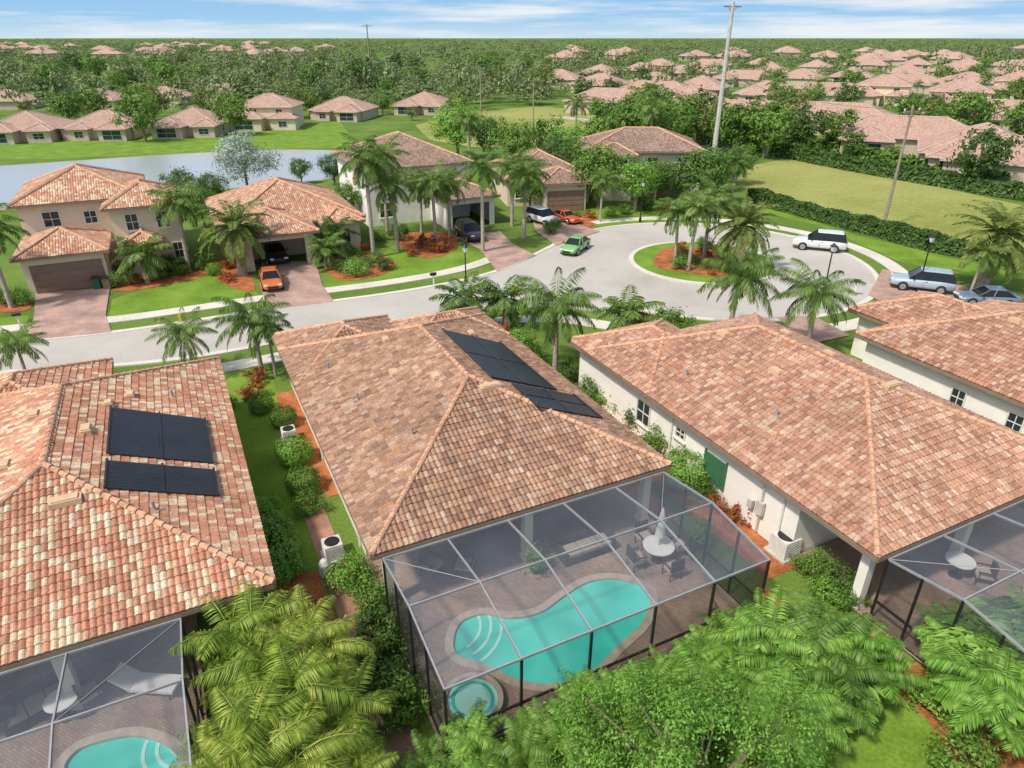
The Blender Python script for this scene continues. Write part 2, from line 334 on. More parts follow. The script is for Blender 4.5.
# ---------------------------------------------------------------- roofs and houses
def hip_polys(x0,y0,x1,y1,ze,pt):
    W=x1-x0;L=y1-y0; V=Vector
    a,b,c,d=V((x0,y0,ze)),V((x1,y0,ze)),V((x1,y1,ze)),V((x0,y1,ze))
    if L>=W:
        r=W/2; p=V(((x0+x1)/2,y0+r,ze+r*pt)); q=V(((x0+x1)/2,y1-r,ze+r*pt))
        return [[a,b,p],[b,c,q,p],[c,d,q],[d,a,p,q]],[(a,p),(b,p),(c,q),(d,q),(p,q)]
    r=L/2; p=V((x0+r,(y0+y1)/2,ze+r*pt)); q=V((x1-r,(y0+y1)/2,ze+r*pt))
    return [[a,b,q,p],[b,c,q],[c,d,p,q],[d,a,p]],[(a,p),(d,p),(b,q),(c,q),(p,q)]
TW,TC=.19,.29
UO=[0]
def tiles(poly,out,near):
    p0=poly[0]; e=(poly[1]-p0).normalized(); n=e.cross(poly[-1]-p0 if len(poly)==4 else poly[2]-p0).normalized(); w=n.cross(e)
    UO[0]+=101; off=UO[0]
    base=[p-n*(.03 if near else 0) for p in poly]
    out.face(base,[((p-p0).dot(e)/TW+off,(p-p0).dot(w)/TC) for p in poly])
    if not near: return
    us=[(p-p0).dot(e) for p in poly]; vs=[(p-p0).dot(w) for p in poly]
    P2=[(u,v) for u,v in zip(us,vs)]
    edges=[]
    for i in range(1,len(P2)):
        a=P2[i];b=P2[(i+1)%len(P2)]; dx,dy=b[0]-a[0],b[1]-a[1]; l=math.hypot(dx,dy)
        if l>1e-4: edges.append((a,(dy/l,-dx/l)))
    bm=bmesh.new(); ul=bm.loops.layers.uv.new('UVMap')
    for j in range(int(max(vs)/TC)+1):
        for i in range(int(max(us)/TW)+1):
            cu,cv=(i+.5)*TW,(j+.5)*TC
            if any((cu-a[0])*nn[0]+(cv-a[1])*nn[1]>.2 for a,nn in edges): continue
            uvc=(i+.5+off,j+.5); lo=[];hi=[];fr=[]
            jig=rnd(-.006,.006)
            for k in range(5):
                u=i*TW+TW*k/4; h=.058*math.sin(pi*k/4)
                lo.append(bm.verts.new(p0+e*u+w*(j*TC-.03)+n*(h+.038+jig))); hi.append(bm.verts.new(p0+e*u+w*((j+1)*TC)+n*(h+jig))); fr.append(bm.verts.new(p0+e*u+w*(j*TC-.02)+n*(-.01 if j else -.03)))
            for k in range(4):
                for q in ((lo[k],lo[k+1],hi[k+1],hi[k]),(fr[k],fr[k+1],lo[k+1],lo[k])):
                    f=bm.faces.new(q)
                    for l in f.loops: l[ul].uv=uvc
    for a,nn in edges:
        co=p0+e*a[0]+w*a[1]; no=e*nn[0]+w*nn[1]
        bmesh.ops.bisect_plane(bm,geom=bm.verts[:]+bm.edges[:]+bm.faces[:],plane_co=co,plane_no=no,clear_outer=True)
    bm.verts.index_update(); k=len(out.v)
    for v in bm.verts: out.v.append(tuple(v.co))
    for f in bm.faces:
        out.f.append(tuple(k+v.index for v in f.verts))
        for l in f.loops: out.uv.append(tuple(l[ul].uv))
    bm.free()
def capline(mb,p,q,near):
    d=q-p; L=d.length
    if L<.2: return
    if not near: mb.bar(p+Vector((0,0,.02)),q+Vector((0,0,.02)),.13,n=5); return
    n=max(1,int(L/.33)); 
    for i in range(n):
        a=p+d*(i/n); b=p+d*((i+1.05)/n); mb.bar(a+Vector((0,0,.06)),b+Vector((0,0,.035)),.115,.085,n=8)
wcache={}
def windowmesh(w,h):
    k=(w,h)
    if k not in wcache:
        f=MB(); t=.07
        f.box(0,-.03,h-t/2,w,.08,t); f.box(0,-.03,t/2,w,.08,t)
        f.box(-w/2+t/2,-.03,h/2,t,.08,h-2*t); f.box(w/2-t/2,-.03,h/2,t,.08,h-2*t)
        f.box(0,-.025,h/2,.04,.05,h-2*t); f.box(0,-.024,h*.5,w-2*t,.045,.04)
        s=MB(); s.box(0,-.06,-.04,w+.16,.16,.07)
        g=MB(); g.face([(-w/2+t,-.012,t),(w/2-t,-.012,t),(w/2-t,-.012,h-t),(-w/2+t,-.012,h-t)])
        wcache[k]=(f.mesh('window',M['trim']),s.mesh('sill',M['trim']),g.mesh('pane',M['glass']))
    return wcache[k]
gd={}
def garagemesh(w,h):
    if (w,h) not in gd:
        m=MB(); 
        for r in range(4):
            m.box(0,-.03,h*(r+.5)/4,w,.05,h/4-.03)
            for c in range(4): m.box(-w/2+w*(c+.5)/4,-.06,h*(r+.5)/4,w/4-.2,.03,h/4-.18)
        gd[(w,h)]=m.mesh('garage_door',M['gbrown'])
    return gd[(w,h)]
dm=MB(); dm.box(0,-.03,1.1,1.0,.06,2.2); dm.box(-.22,-.07,1.5,.3,.03,1.0); dm.box(.22,-.07,1.5,.3,.03,1.0); dm.box(0,-.07,.5,.7,.03,.6)
dh=MB(); dh.bar((.4,-.12,1.0),(.4,-.12,1.2),.02)
DOOR=(dm.mesh('door',M['door']),dh.mesh('door_handle',M['rim']))
def walls(mb,x0,y0,x1,y1,h,ops,z0=0):
    cs=[(x0,y0),(x1,y0),(x1,y1),(x0,y1)]
    for k,side in enumerate(('front','right','back','left')):
        a=Vector(cs[k]);b=Vector(cs[(k+1)%4]); L=(b-a).length; d=(b-a)/L
        op=[o for o in ops if o[0]==side]
        xs=sorted({0,L,*[o[1] for o in op],*[o[2] for o in op]}); zs=sorted({z0,h,*[o[3] for o in op],*[o[4] for o in op]})
        for i in range(len(xs)-1):
            for j in range(len(zs)-1):
                mx,mz=(xs[i]+xs[i+1])/2,(zs[j]+zs[j+1])/2
                if any(o[1]<mx<o[2] and o[3]<mz<o[4] for o in op): continue
                p=a+d*xs[i];q=a+d*xs[i+1]; mb.face([(p.x,p.y,zs[j]),(q.x,q.y,zs[j]),(q.x,q.y,zs[j+1]),(p.x,p.y,zs[j+1])])
ROT={'front':0,'right':pi/2,'back':pi,'left':-pi/2}
def spot(bl,side,s):
    x0,y0,x1,y1=bl[0]+.5,bl[1]+.5,bl[2]-.5,bl[3]-.5
    return {'front':(x0+s,y0),'right':(x1,y0+s),'back':(x1-s,y1),'left':(x0,y1-s)}[side]
def house(name,label,O,yaw,blocks,tile,wall,near=False,items=(),ops={},vents=(),cat='house',group=None,lanai=0,pipes=()):
    t=thing(name,label,cat,(O[0],O[1],0),yaw,group)
    w=MB(); r=MB(); r.uv=[]; c=MB(); fa=MB()
    for bi,bl in enumerate(blocks):
        x0,y0,x1,y1,ze,pt=bl[:6]; zb=bl[6] if len(bl)>6 else 0
        e=bi*.003; la=lanai if bi==0 else 0
        walls(w,x0+.5+e,y0+.5+e+la,x1-.5-e,y1-.5-e,ze-.12,ops.get(bi,[]),zb)
        polys,lines=hip_polys(x0,y0,x1,y1,ze,pt)
        for p in polys: tiles(p,r,near)
        for a,b in lines: capline(c,a,b,near)
        zt=ze-.04-e; zl=ze-.2-e
        fa.face([(x0+.02,y0+.02,zl),(x0+.02,y1-.02,zl),(x1-.02,y1-.02,zl),(x1-.02,y0+.02,zl)])
        for a,b in (((x0,y0),(x1,y0)),((x1,y0),(x1,y1)),((x1,y1),(x0,y1)),((x0,y1),(x0,y0))):
            fa.beam((a[0],a[1],(zt+zl)/2),(b[0],b[1],(zt+zl)/2),.10,zt-zl)
    w.build('wall',wall,t); ro=r.build('roof',tile,t); c.build('ridge_cap',CAP,ro); fa.build('fascia',M['fascia'],t)
    if lanai:
        x0,y0,x1=blocks[0][:3]
        for x in (x0+.65,(x0+x1)/2,x1-.65):
            m=MB(); m.box(x,y0+.62,1.4,.34,.34,2.78); m.box(x,y0+.62,.2,.44,.44,.12); m.build('column',wall,t)
        m=MB(); m.box((x0+x1)/2,y0+.62,2.66,x1-x0-1.1,.30,.26); m.build('lintel',wall,t)
        for y in (y0+4.2,y0+11):
            m=MB(); m.bar((x0+.44,y,0),(x0+.44,y,2.75),.045,n=6); m.bar((x0+.44,y,2.75),(x0+.08,y,2.86),.045,n=6); m.build('downspout',M['trim'],t)
    for it in items:
        k,bi,side,s=it[:4]; bl=blocks[bi]; p=spot(bl,side,s); rz=ROT[side]
        if k=='win':
            z,ww,hh=it[4:7]; f,si,g=windowmesh(ww,hh); o=ob('window',f,t,(p[0],p[1],z),rz); ob('sill',si,o); ob('pane',g,o)
        elif k=='garage':
            ob('garage_door',garagemesh(it[4],it[5]),t,(p[0],p[1],0),rz)
        elif k=='door':
            o=ob('door',DOOR[0],t,(p[0],p[1],0),rz); ob('door_handle',DOOR[1],o)
        elif k=='slider':
            m=MB(); ww,hh=it[4:6]
            n=int(ww/1.1)
            for i in range(n+1): m.box(-ww/2+ww*i/n,-.04,hh/2,.07,.08,hh)
            m.box(0,-.04,hh-.03,ww,.075,.07); m.box(0,-.04,.03,ww,.075,.06)
            o=m.build('sliding_door',M['trim'],t); o.location=(p[0],p[1]+lanai,.16); o.rotation_euler=(0,0,rz)
            g=MB(); g.face([(-ww/2,-.015,.02),(ww/2,-.015,.02),(ww/2,-.015,hh),(-ww/2,-.015,hh)]); g.build('pane',M['glass'],o)
        elif k=='shutter':
            m=MB(); z,ww,hh=it[4:7]
            for i in range(int(hh/.12)): m.box(0,-.05,i*.12+.06,ww,.06,.09)
            m.box(-ww/2,-.05,hh/2,.07,.09,hh); m.box(ww/2,-.05,hh/2,.07,.09,hh)
            o=m.build('shutter',M['green'],t); o.location=(p[0],p[1],z); o.rotation_euler=(0,0,rz)
    bl=blocks[0]
    for vx,vy,vw,vl in vents:
        z=bl[4]+bl[5]*min(vx-bl[0],bl[2]-vx,vy-bl[1],bl[3]-vy)
        m=MB(); m.box(vx,vy,z+.08,vw,vl,.2); m.box(vx,vy,z+.2,vw*.8,vl*.8,.06)
        m.build('roof_vent',M['vent'],ro)
    for vx,vy in pipes:
        z=bl[4]+bl[5]*min(vx-bl[0],bl[2]-vx,vy-bl[1],bl[3]-vy)
        m=MB(); m.bar((vx,vy,z),(vx,vy,z+.4),.05,n=8); m.bar((vx,vy,z),(vx,vy,z+.12),.11,.06,n=8); m.build('vent_pipe',M['alu'],ro)
    return t
def loc(O,x,y,z=0,yaw=YAW):
    b=Vector((math.cos(yaw),math.sin(yaw))); a=Vector((-math.sin(yaw),math.cos(yaw))); p=Vector(O)+b*x+a*y; return Vector((p.x,p.y,z))
OC=(-4.56,17.2); OL=(-18.1,10.7); OR_=(11.8,17.1); ORR=(27.1,20.0)
PTC=.4167
hc=house('tiled_house','large single storey house with weathered tan roof in the middle, screened pool in front',OC,YAW,
  [(0,0,12,18,3,PTC),(0,13.2,6.6,20.3,3,PTC),(6.2,14.5,12,19.2,3,PTC)],CEN,M['cream'],True,
  items=[('slider',0,'front',3.2,4.4,2.4),('slider',0,'front',8.2,3.3,2.4),('win',0,'left',4,.9,1.2,1.3),('win',0,'left',9,.9,1.2,1.3),('win',0,'left',13,.9,.8,1.3),('win',0,'right',5,.9,1.2,1.3),('win',0,'right',11,.9,1.2,1.3),('garage',1,'back',2.8,4.8,2.3),('door',2,'back',2.4)],
  vents=[(4.4,12.5,.3,.5),(3.8,9.3,.35,.6),(5.0,7.2,.35,.6),(6.6,5.2,.9,.35),(8.9,12.6,.3,.5)],lanai=3.0,pipes=[(3,4.5),(2,9),(1.6,13)])
hl=house('tiled_house','coral and cream tiled house on the left edge with two black solar mats',OL,YAW,
  [(0,0,12,18.2,3,PTC),(0,12.6,7,20.5,3,PTC)],LEF,M['cream'],True,
  items=[('slider',0,'front',6.5,5.5,2.4),('win',0,'right',5,.9,1.2,1.3),('win',0,'right',10,.9,1.2,1.3),('garage',1,'back',3,4.8,2.3)],
  vents=[(6.6,4.4,.9,.4),(8.3,12.1,.3,.5),(7.6,11.0,.3,.45),(7.0,8.6,.35,.6),(5.2,10.5,.35,.6),(4.6,7.4,.35,.6)],lanai=3.0,pipes=[(9,3.6),(9.8,12.6)])
hr=house('tiled_house','salmon tiled house right of the middle one, long white wall with hedge below',OR_,YAW,
  [(0,0,12,18.1,3,PTC),(0,12.4,6.4,19.8,3,PTC)],RIG,M['white'],True,
  items=[('slider',0,'front',6.5,5.5,2.4),('shutter',0,'left',9.6,.7,1.3,1.4),('win',0,'left',4.4,.9,1.1,1.3),('win',0,'left',7.2,1.6,.7,.6),('garage',1,'back',3,4.8,2.3)],
  vents=[(6.7,5.3,.9,.35),(4.2,9,.35,.6),(7.8,9.3,.35,.6),(4.7,13,.35,.6),(8.4,12.5,.35,.6)],lanai=3.0,pipes=[(2.4,7),(1.8,12)])
hrr=house('tiled_house','tan tiled house at the right edge, small windows in its pale side wall',ORR,YAW,
  [(0,0,12,17.5,3,PTC),(3.0,12.5,9.5,20.5,3,PTC)],RIG,M['white'],True,
  items=[('win',0,'left',5.6,1.2,.8,1.0),('win',0,'left',8.4,1.2,.8,1.0),('win',0,'left',12.2,1.2,.8,1.0)],
  vents=[(3,9,.35,.6),(4.5,12,.35,.6)],pipes=[(2,8)])
house('tiled_house','tiled roof corner furthest right beside the turning circle',(44,36),R(10),[(0,0,12,15,3,PTC)],RIG,M['cream'],True,items=[('garage',0,'front',3.4,4.8,2.3)])
def solar(parent,W,x0,x1,y0,y1):
    m=MB(); f=lambda x,y,d=0:Vector((x,y,3+(W-x)*PTC+.15+d))
    n=int((y1-y0)/.16)
    for i in range(n):
        ya=y0+(y1-y0)*i/n; yb=ya+(y1-y0)/n*.9
        m.beam(f(x0,(ya+yb)/2),f(x1,(ya+yb)/2),yb-ya,.04)
    for k in (0,.5,1):
        m.bar(f(x0+(x1-x0)*k,y0-.05,.03),f(x0+(x1-x0)*k,y1+.05,.03),.045)
    m.build('solar_panel',M['solar'],parent)
solar(hc,12,7.1,10.2,8.95,11.9);solar(hc,12,7.1,10.2,6.1,8.85); solar(hc,12,7.9,11.0,4.7,5.8); solar(hc,12,7.9,11.0,3.5,4.6)
solar(hl,12,7.7,10.9,6.9,10.6); solar(hl,12,7.7,10.9,4.6,6.4)
OA=at(28,296); 
house('two_storey_house','beige two storey house left of the street with brown garage door',OA,YAW,
  [(-.4,5,9.5,15.5,5.9,.42),(-.3,-.5,6.3,6,3.0,.42),(6.2,2.2,12.3,9.5,5.6,.45),(7.2,.2,10.2,4.5,3.0,.45)],LEF,M['beige'],False,
  items=[('garage',1,'front',2.9,4.9,2.3),('win',0,'front',2.2,3.9,1.3,1.3),('win',0,'front',5.0,3.9,1.0,1.1),('win',2,'front',3.8,3.6,1.0,1.4),('win',2,'front',1.5,3.6,1.0,1.4),('door',3,'front',1.0),('win',2,'front',4.5,.9,.8,1.4),('win',2,'right',3,3.5,1.2,1.3),('win',2,'right',3,.9,1.2,1.3),('win',0,'left',3,3.6,1.1,1.3)])
OB=(-25.0,57.6)
house('tiled_house','coral tiled single storey house with its garage open across the street',OB,YAW,
  [(0,1,13,15,3,.42),(.8,-2.6,8.0,5,3,.42),(8.6,-.4,12.6,4,2.95,.45)],LEF,M['beige'],False,
  items=[('win',2,'front',1.5,.9,1.3,1.4),('win',0,'right',4,.9,1.2,1.3)],ops={1:[('front',1.0,5.4,0,2.4)]})
OC2=(-14.0,68.5)
house('two_storey_house','brown roofed two storey house behind the tall palms with open garage',OC2,YAW,
  [(0,3,12.5,16,5.9,.42),(7.0,-1.5,13.5,6,3.1,.42)],BRN,M['white'],False,
  items=[('win',0,'front',2,3.7,1.3,1.4),('win',0,'front',4.8,3.7,1.3,1.4),('win',0,'front',2,.8,1.5,1.6),('win',0,'front',9,3.9,1.3,1.1),('win',0,'left',4,3.7,1.1,1.3),('win',0,'left',9,3.7,1.1,1.3),('win',0,'right',8,3.7,1.1,1.3)],ops={1:[('front',.7,4.9,0,2.4)]})
house('tiled_house','small tan house with beige garage facing the turning circle behind a white car',(-.5,79),R(12),
  [(0,2,11,14,3.2,.42),(3.5,-1.5,9.5,5,3.2,.42)],BRN,M['beige'],False,items=[('garage',1,'front',2.6,4.4,2.3),('win',0,'front',1.5,.9,1.2,1.4)])
house('two_storey_house','brown roofed two storey house beyond the turning circle, trees in front',(8.5,84.5),R(-3),
  [(0,2,15,13,5.6,.38),(1,0,6.5,5,5.4,.42)],BRN,M['beige'],False,
  items=[('win',1,'front',1.4,3.6,1.1,1.3),('win',1,'front',3.3,3.6,1.1,1.3),('win',0,'front',8,3.6,1.3,1.3),('win',0,'front',11.5,3.6,1.3,1.3),('garage',0,'front',9.5,4.8,2.3)])
def houseproto(blocks,tile,wall,items):
    w=MB(); r=MB(); r.uv=[]; c=MB()
    for bi,bl in enumerate(blocks):
        x0,y0,x1,y1,ze,pt=bl; e=bi*.004
        walls(w,x0+.5+e,y0+.5+e,x1-.5-e,y1-.5-e,ze-.05,[])
        polys,lines=hip_polys(x0,y0,x1,y1,ze,pt)
        for p in polys: tiles(p,r,False)
        for a,b in lines: capline(c,a,b,False)
        r.face([(x0,y0,ze-.1),(x0,y1,ze-.1),(x1,y1,ze-.1),(x1,y0,ze-.1)],[(0,0)]*4)
        for a,b in (((x0,y0),(x1,y0)),((x1,y0),(x1,y1)),((x1,y1),(x0,y1)),((x0,y1),(x0,y0))): w.beam((a[0],a[1],ze-.06),(b[0],b[1],ze-.06),.1,.12)
    parts=[('wall',w.mesh('wall',wall),[]),('roof',r.mesh('roof',tile),[('ridge_cap',c.mesh('ridge_cap',FAR))])]
    return parts,items,blocks
def farhouse(pr,loc_,rz,label,group,name='tiled_house',s=1):
    parts,items,blocks=pr
    t=inst(parts,name,label,'house',loc_,rz,s,group)
    for (bi,side,s,z,w,h) in items:
        p=spot(blocks[bi],side,s); f,si,g=windowmesh(w,h)
        o=ob('window',f,t,(p[0],p[1],z),ROT[side]); ob('pane',g,o)
    return t
FP=[houseproto([(-8,-8,8,9,2.7,.42),(-7,-12,1,-3,2.7,.42),(2,-10,8,-4,2.6,.45)],FAR,M['fbeige'],[(1,'front',3.5,.3,4.5,2.1),(2,'front',2.5,.7,2.4,1.4),(0,'right',5,.8,1.4,1.4),(0,'left',5,.8,1.4,1.4)]),
    houseproto([(-8.5,-7,8.5,8,2.7,.42),(1,-11,8,-2,2.7,.45),(-6,-9,-1,0,2.6,.42)],FAR,M['fbeige'],[(2,'front',2,.6,2.0,1.5),(1,'front',3,.3,4.2,2.1),(0,'left',7,.8,2.4,1.4)]),
    houseproto([(-7,-5,7,7,5.0,.42),(-8,-9,.5,-1,2.8,.45),(1,-7,8,-2,2.7,.4)],FAR,M['beige'],[(0,'front',4,3.3,1.6,1.2),(0,'front',10,3.3,1.6,1.2),(1,'front',3.5,.3,4.2,2.1),(2,'front',3,.7,2,1.3),(0,'left',5,3.2,1.6,1.3)]),
    houseproto([(-12,-6,12,7,2.8,.42),(-10,-11,-2,-2,2.8,.42),(4,-9,10,-2,2.7,.45)],FAR,M['fbeige'],[(1,'front',3.5,.3,4.5,2.1),(2,'front',2.5,.7,2.4,1.4),(0,'left',5,.8,1.4,1.4)])]
lk=[(33,138,0,12),(110,136,1,8),(197,133,0,4),(272,127,2,2),(12,108,1,190),(103,107,0,185),(168,104,1,180),(228,100,0,170),(345,118,1,-8),(425,112,0,-10)]
ll_=['leftmost coral roofed house on the far lake shore','second coral roofed house on the far lake shore','third coral roofed house on the far lake shore beside a round tree','pale two storey house on the far lake shore','leftmost house in the row behind the far lake shore','second house in the row behind the far lake shore','third house in the row behind the far lake shore','fourth house in the row behind the far lake shore','coral roofed house behind trees right of the lake','coral roofed house behind the pale trees at the far field']
for i,(x,y,k,r) in enumerate(lk): farhouse(FP[k],at(x,y),R(r),ll_[i],'houses across the lake',s=.82 if k!=2 else .9)
rh=[(615,112,3),(690,112,1),(745,130,3),(830,132,3),(900,152,3),(975,168,0),(1040,182,3),(955,112,2),(765,103,1),(825,104,3),(880,104,2),(700,96,0),(655,90,1),(1015,130,3),(905,92,3),(965,90,1),(1015,98,2),(745,86,3),(800,85,1),(850,83,0),(690,79,3),(640,76,0),(905,79,1),(600,92,1),
 (560,86,1),(655,102,3),(770,77,0),(955,78,3),(1010,80,0),(600,79,0),(660,70,1),(710,70,3),(760,69,1),(815,72,0),(865,70,3),(915,69,0),(965,70,1),(1015,71,3)]
for i,(x,y,k) in enumerate(rh):
    farhouse(FP[k],at(x,y),R(-25+rnd(-6,6))+(pi if i%3==0 else 0),'coral roofed house in the right hand estate beyond the green field','houses in the estate beyond the field',s=1.05)
fh=[]
for i in range(60):
    if i<36: x=rnd(-30,330); y=rnd(43,58)
    else: x=rnd(560,1060); y=rnd(50,67)
    fh.append(at(x,y)); farhouse(FP[i%2],fh[-1],rnd(0,6),'tiny coral roofed house among the distant woods','houses among the distant woods',s=1.3)
# ---------------------------------------------------------------- pool enclosures
def cage(O,x0,x1,D,h,n,label,name='pool_enclosure'):
    t=thing(name,label,'pool enclosure',(O[0],O[1],0),YAW)
    hz=h+.38; y0=-.08
    rs=MB(); ws=MB()
    X=[x0+(x1-x0)*i/n for i in range(n+1)]
    for i,x in enumerate(X):
        b=MB(); b.beam((x,y0,h),(x,-D*.5,hz),.045,.08); b.beam((x,-D*.5,hz),(x,-D,h),.045,.08); b.build('roof_beam',M['alu'],t)
        p=MB(); p.box(x,-D,h/2,.07,.07,h-.06); p.build('post',M['bronze'],t)
        if i<n:
            x2=X[i+1]
            rs.face([(x,-D*.5,hz),(x2,-D*.5,hz),(x2,y0,h),(x,y0,h)]); rs.face([(x,-D,h),(x2,-D,h),(x2,-D*.5,hz),(x,-D*.5,hz)])
            ws.face([(x,-D,.1),(x2,-D,.1),(x2,-D,h),(x,-D,h)])
    for yy,z in ((-D*.5,hz+.003),(-D,h+.003),(y0,h+.003)):
        b=MB(); b.beam((x0,yy,z),(x1,yy,z),.045,.07); b.build('purlin',M['alu'],t)
    for xa,xb,ya,yb in ((X[0],X[1],y0,-D*.5),(X[-1],X[-2],y0,-D*.5)):
        b=MB(); b.bar((xa,ya,h+.02),(xb,yb,hz+.02),.014,n=5); b.build('brace',M['alu'],t)
    for x in (x0,x1):
        ws.face([(x,y0,.1),(x,-D*.5,.1),(x,-D*.5,hz),(x,y0,h)]); ws.face([(x,-D*.5,.1),(x,-D,.1),(x,-D,h),(x,-D*.5,hz)])
        for yy in (y0,-D*.25,-D*.5,-D*.75):
            zz=h+(hz-h)*(1-abs(yy+D*.5)/(D*.5)); p=MB(); p.box(x,yy,zz/2,.07,.07,zz-.05); p.build('post',M['bronze'],t)
    for z in (.12,1.0):
        for a,b in (((x0,-D),(x1,-D)),((x0,-D),(x0,y0)),((x1,-D),(x1,y0))):
            r=MB(); r.beam((a[0],a[1],z),(b[0],b[1],z),.05,.08); r.build('rail',M['bronze'],t)
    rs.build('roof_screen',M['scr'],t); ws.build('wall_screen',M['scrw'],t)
    return t
def pool(label,pts,steps,deckpts):
    hole=smooth_line(pts,6,True)
    sheet('pool_deck',deckpts,.14,M['deck'],holes=[hole])
    t=thing('swimming_pool',label,'swimming pool',(hole[0].x,hole[0].y,0)); o0=hole[0]
    mb=MB(); tri=tessellate_polygon([[Vector((p.x,p.y,0)) for p in hole]])
    for tr in tri:
        q=[(hole[i].x-o0.x,hole[i].y-o0.y,.07) for i in tr]; 
        n=(Vector(q[1])-Vector(q[0])).cross(Vector(q[2])-Vector(q[0]))
        mb.face(q if n.z>0 else q[::-1])
    mb.build('water',M['pool'],t)
    r=ribbon('coping',[Vector((p.x-o0.x,p.y-o0.y,0)) for p in hole],.28,.05,.17,M['coping'],kind=None,closed=True); r.parent=t
    for (c,rad,a0,a1) in steps:
        for k in range(3):
            rr=rad-k*.36
            arcp=[Vector((c.x-o0.x+math.cos(R(a0+(a1-a0)*i/14))*rr,c.y-o0.y+math.sin(R(a0+(a1-a0)*i/14))*rr,0)) for i in range(15)]
            q=ribbon('pool_step',arcp,.10,.06,.082+.004*k,M['poolstep'],kind=None); q.parent=t
    return t
DK=5.65
cage(OC,.35,11.65,DK,2.78,5,'large grey framed screen enclosure over the turquoise pool of the middle house')
ppts=px((454,660),(450,640),(460,622),(484,614),(510,618),(538,613),(560,598),(585,583),(612,579),(642,586),(654,602),(645,628),(620,652),(598,674),(560,690),(522,688),(488,673))
pool('curved turquoise pool inside the middle screen enclosure',ppts,[(at(446,628),1.9,-50,25)],[loc(OC,.25,3.4),loc(OC,.25,-DK-.1),loc(OC,11.75,-DK-.1),loc(OC,11.75,3.4)])
sc=loc(OC,1.6,-4.45)
t=thing('spa','small round spa beside the curved pool in the middle enclosure','spa',sc)
m=MB(); m.lathe(0,0,[(.92,.14),(.92,.42),(.78,.42),(.76,.34)],28); m.build('rim',M['coping'],t)
m=MB(); m.lathe(0,0,[(.755,.33),(.75,.345)],28); m.build('water',M['poolstep'],t)
m=MB(); 
for k in range(24):
    a=k*pi/12; b=a+pi/12; m.beam((.6*math.cos(a),.6*math.sin(a),.352),(.6*math.cos(b),.6*math.sin(b),.352),.1,.01)
m.build('seat_ring',M['pool'],t)
cage(OL,.6,9.3,5.6,2.78,3,'screen enclosure at the lower left corner over furniture and a pool')
lp=px((60,775),(75,752),(105,740),(140,735),(172,745),(186,765),(170,795),(120,808),(80,800))
pool('turquoise pool in the lower left corner',lp,[(at(190,742),1.2,180,270)],[loc(OL,.5,3.4),loc(OL,.5,-5.7),loc(OL,9.4,-5.7),loc(OL,9.4,3.4)])
cage(OR_,.5,11.5,5.0,2.78,4,'screen enclosure at the right edge in front of the salmon tiled house')
sheet('patio',[loc(OR_,.4,3.4),loc(OR_,.4,-5.1),loc(OR_,11.6,-5.1),loc(OR_,11.6,3.4)],.14,M['deck'])
# ---------------------------------------------------------------- patio furniture
def chairproto():
    s=MB(); s.box(0,0,.42,.55,.55,.10)
    b=MB(); b.box(0,.27,.72,.55,.07,.5)
    l=MB(); l.bar((0,0,0),(0,0,.37),.022)
    a=MB(); a.box(0,0,.62,.06,.5,.04); a.bar((0,-.2,.4),(0,-.2,.6),.02)
    return s.mesh('seat',M['cush']),b.mesh('backrest',M['wicker']),l.mesh('leg',M['black']),a.mesh('armrest',M['wicker'])
CH=chairproto()
def chair(p,rz,label,group=None,s=1):
    t=thing('patio_chair',label,'chair',p,rz,group,s)
    ob('seat',CH[0],t);ob('backrest',CH[1],t)
    for x in(-.24,.24):
        ob('armrest',CH[3],t,(x*1.15,0,0))
        for y in(-.24,.24): ob('leg',CH[2],t,(x,y,0))
def table(p,r,label):
    t=thing('round_table',label,'table',p); m=MB(); m.lathe(0,0,[(.02,.68),(r,.69),(r,.73),(.03,.74)],20); m.build('tabletop',M['fabric'],t)
    m=MB(); m.lathe(0,0,[(.25,0),(.22,.04),(.05,.08),(.05,.68)],10); m.build('pedestal',M['black'],t)
tp=at(657,560,.14)
table(tp,.6,'round white table under the closed umbrella in the middle enclosure')
t=thing('patio_umbrella','closed white patio umbrella standing through the round table','umbrella',tp)
m=MB(); m.bar((0,0,.74),(0,0,2.5),.025); m.build('pole',M['rim'],t)
m=MB(); m.lathe(0,0,[(.06,1.15),(.2,1.2),(.15,1.7),(.09,2.2),(.02,2.5)],10); m.build('canopy',M['fabric'],t)
for k in range(4):
    a=k*pi/2+.4; q=tp+Vector((math.cos(a)*.95,math.sin(a)*.95,0)); chair(q,a-pi/2,'dark wicker chair around the white umbrella table','chairs around the umbrella table')
chair(at(432,574,.14),R(60),'left one of two armchairs in the left corner of the middle enclosure',None,1.15)
chair(at(465,574,.14),R(-10),'right one of two armchairs in the left corner of the middle enclosure',None,1.15)
def sofa(p,rz,label,w=2.0):
    t=thing('sofa',label,'sofa',p,rz)
    m=MB(); m.box(0,0,.2,w,.8,.3); m.build('base',M['wicker'],t)
    m=MB(); m.box(0,.36,.55,w,.14,.5); m.build('backrest',M['wicker'],t)
    for k in (-1,0,1): m=MB(); m.box(k*w*.3,-.04,.41,w*.28,.62,.12); m.build('cushion',M['cush'],t)
    for x in(-1,1): m=MB(); m.box(x*(w/2-.06),0,.48,.12,.8,.24); m.build('armrest',M['wicker'],t)
sofa(at(585,553,.14),YAW,'dark wicker sofa under the eave of the middle house',2.2)
sofa(at(40,712,.14),YAW+R(20),'dark wicker sofa in the lower left enclosure',1.8)
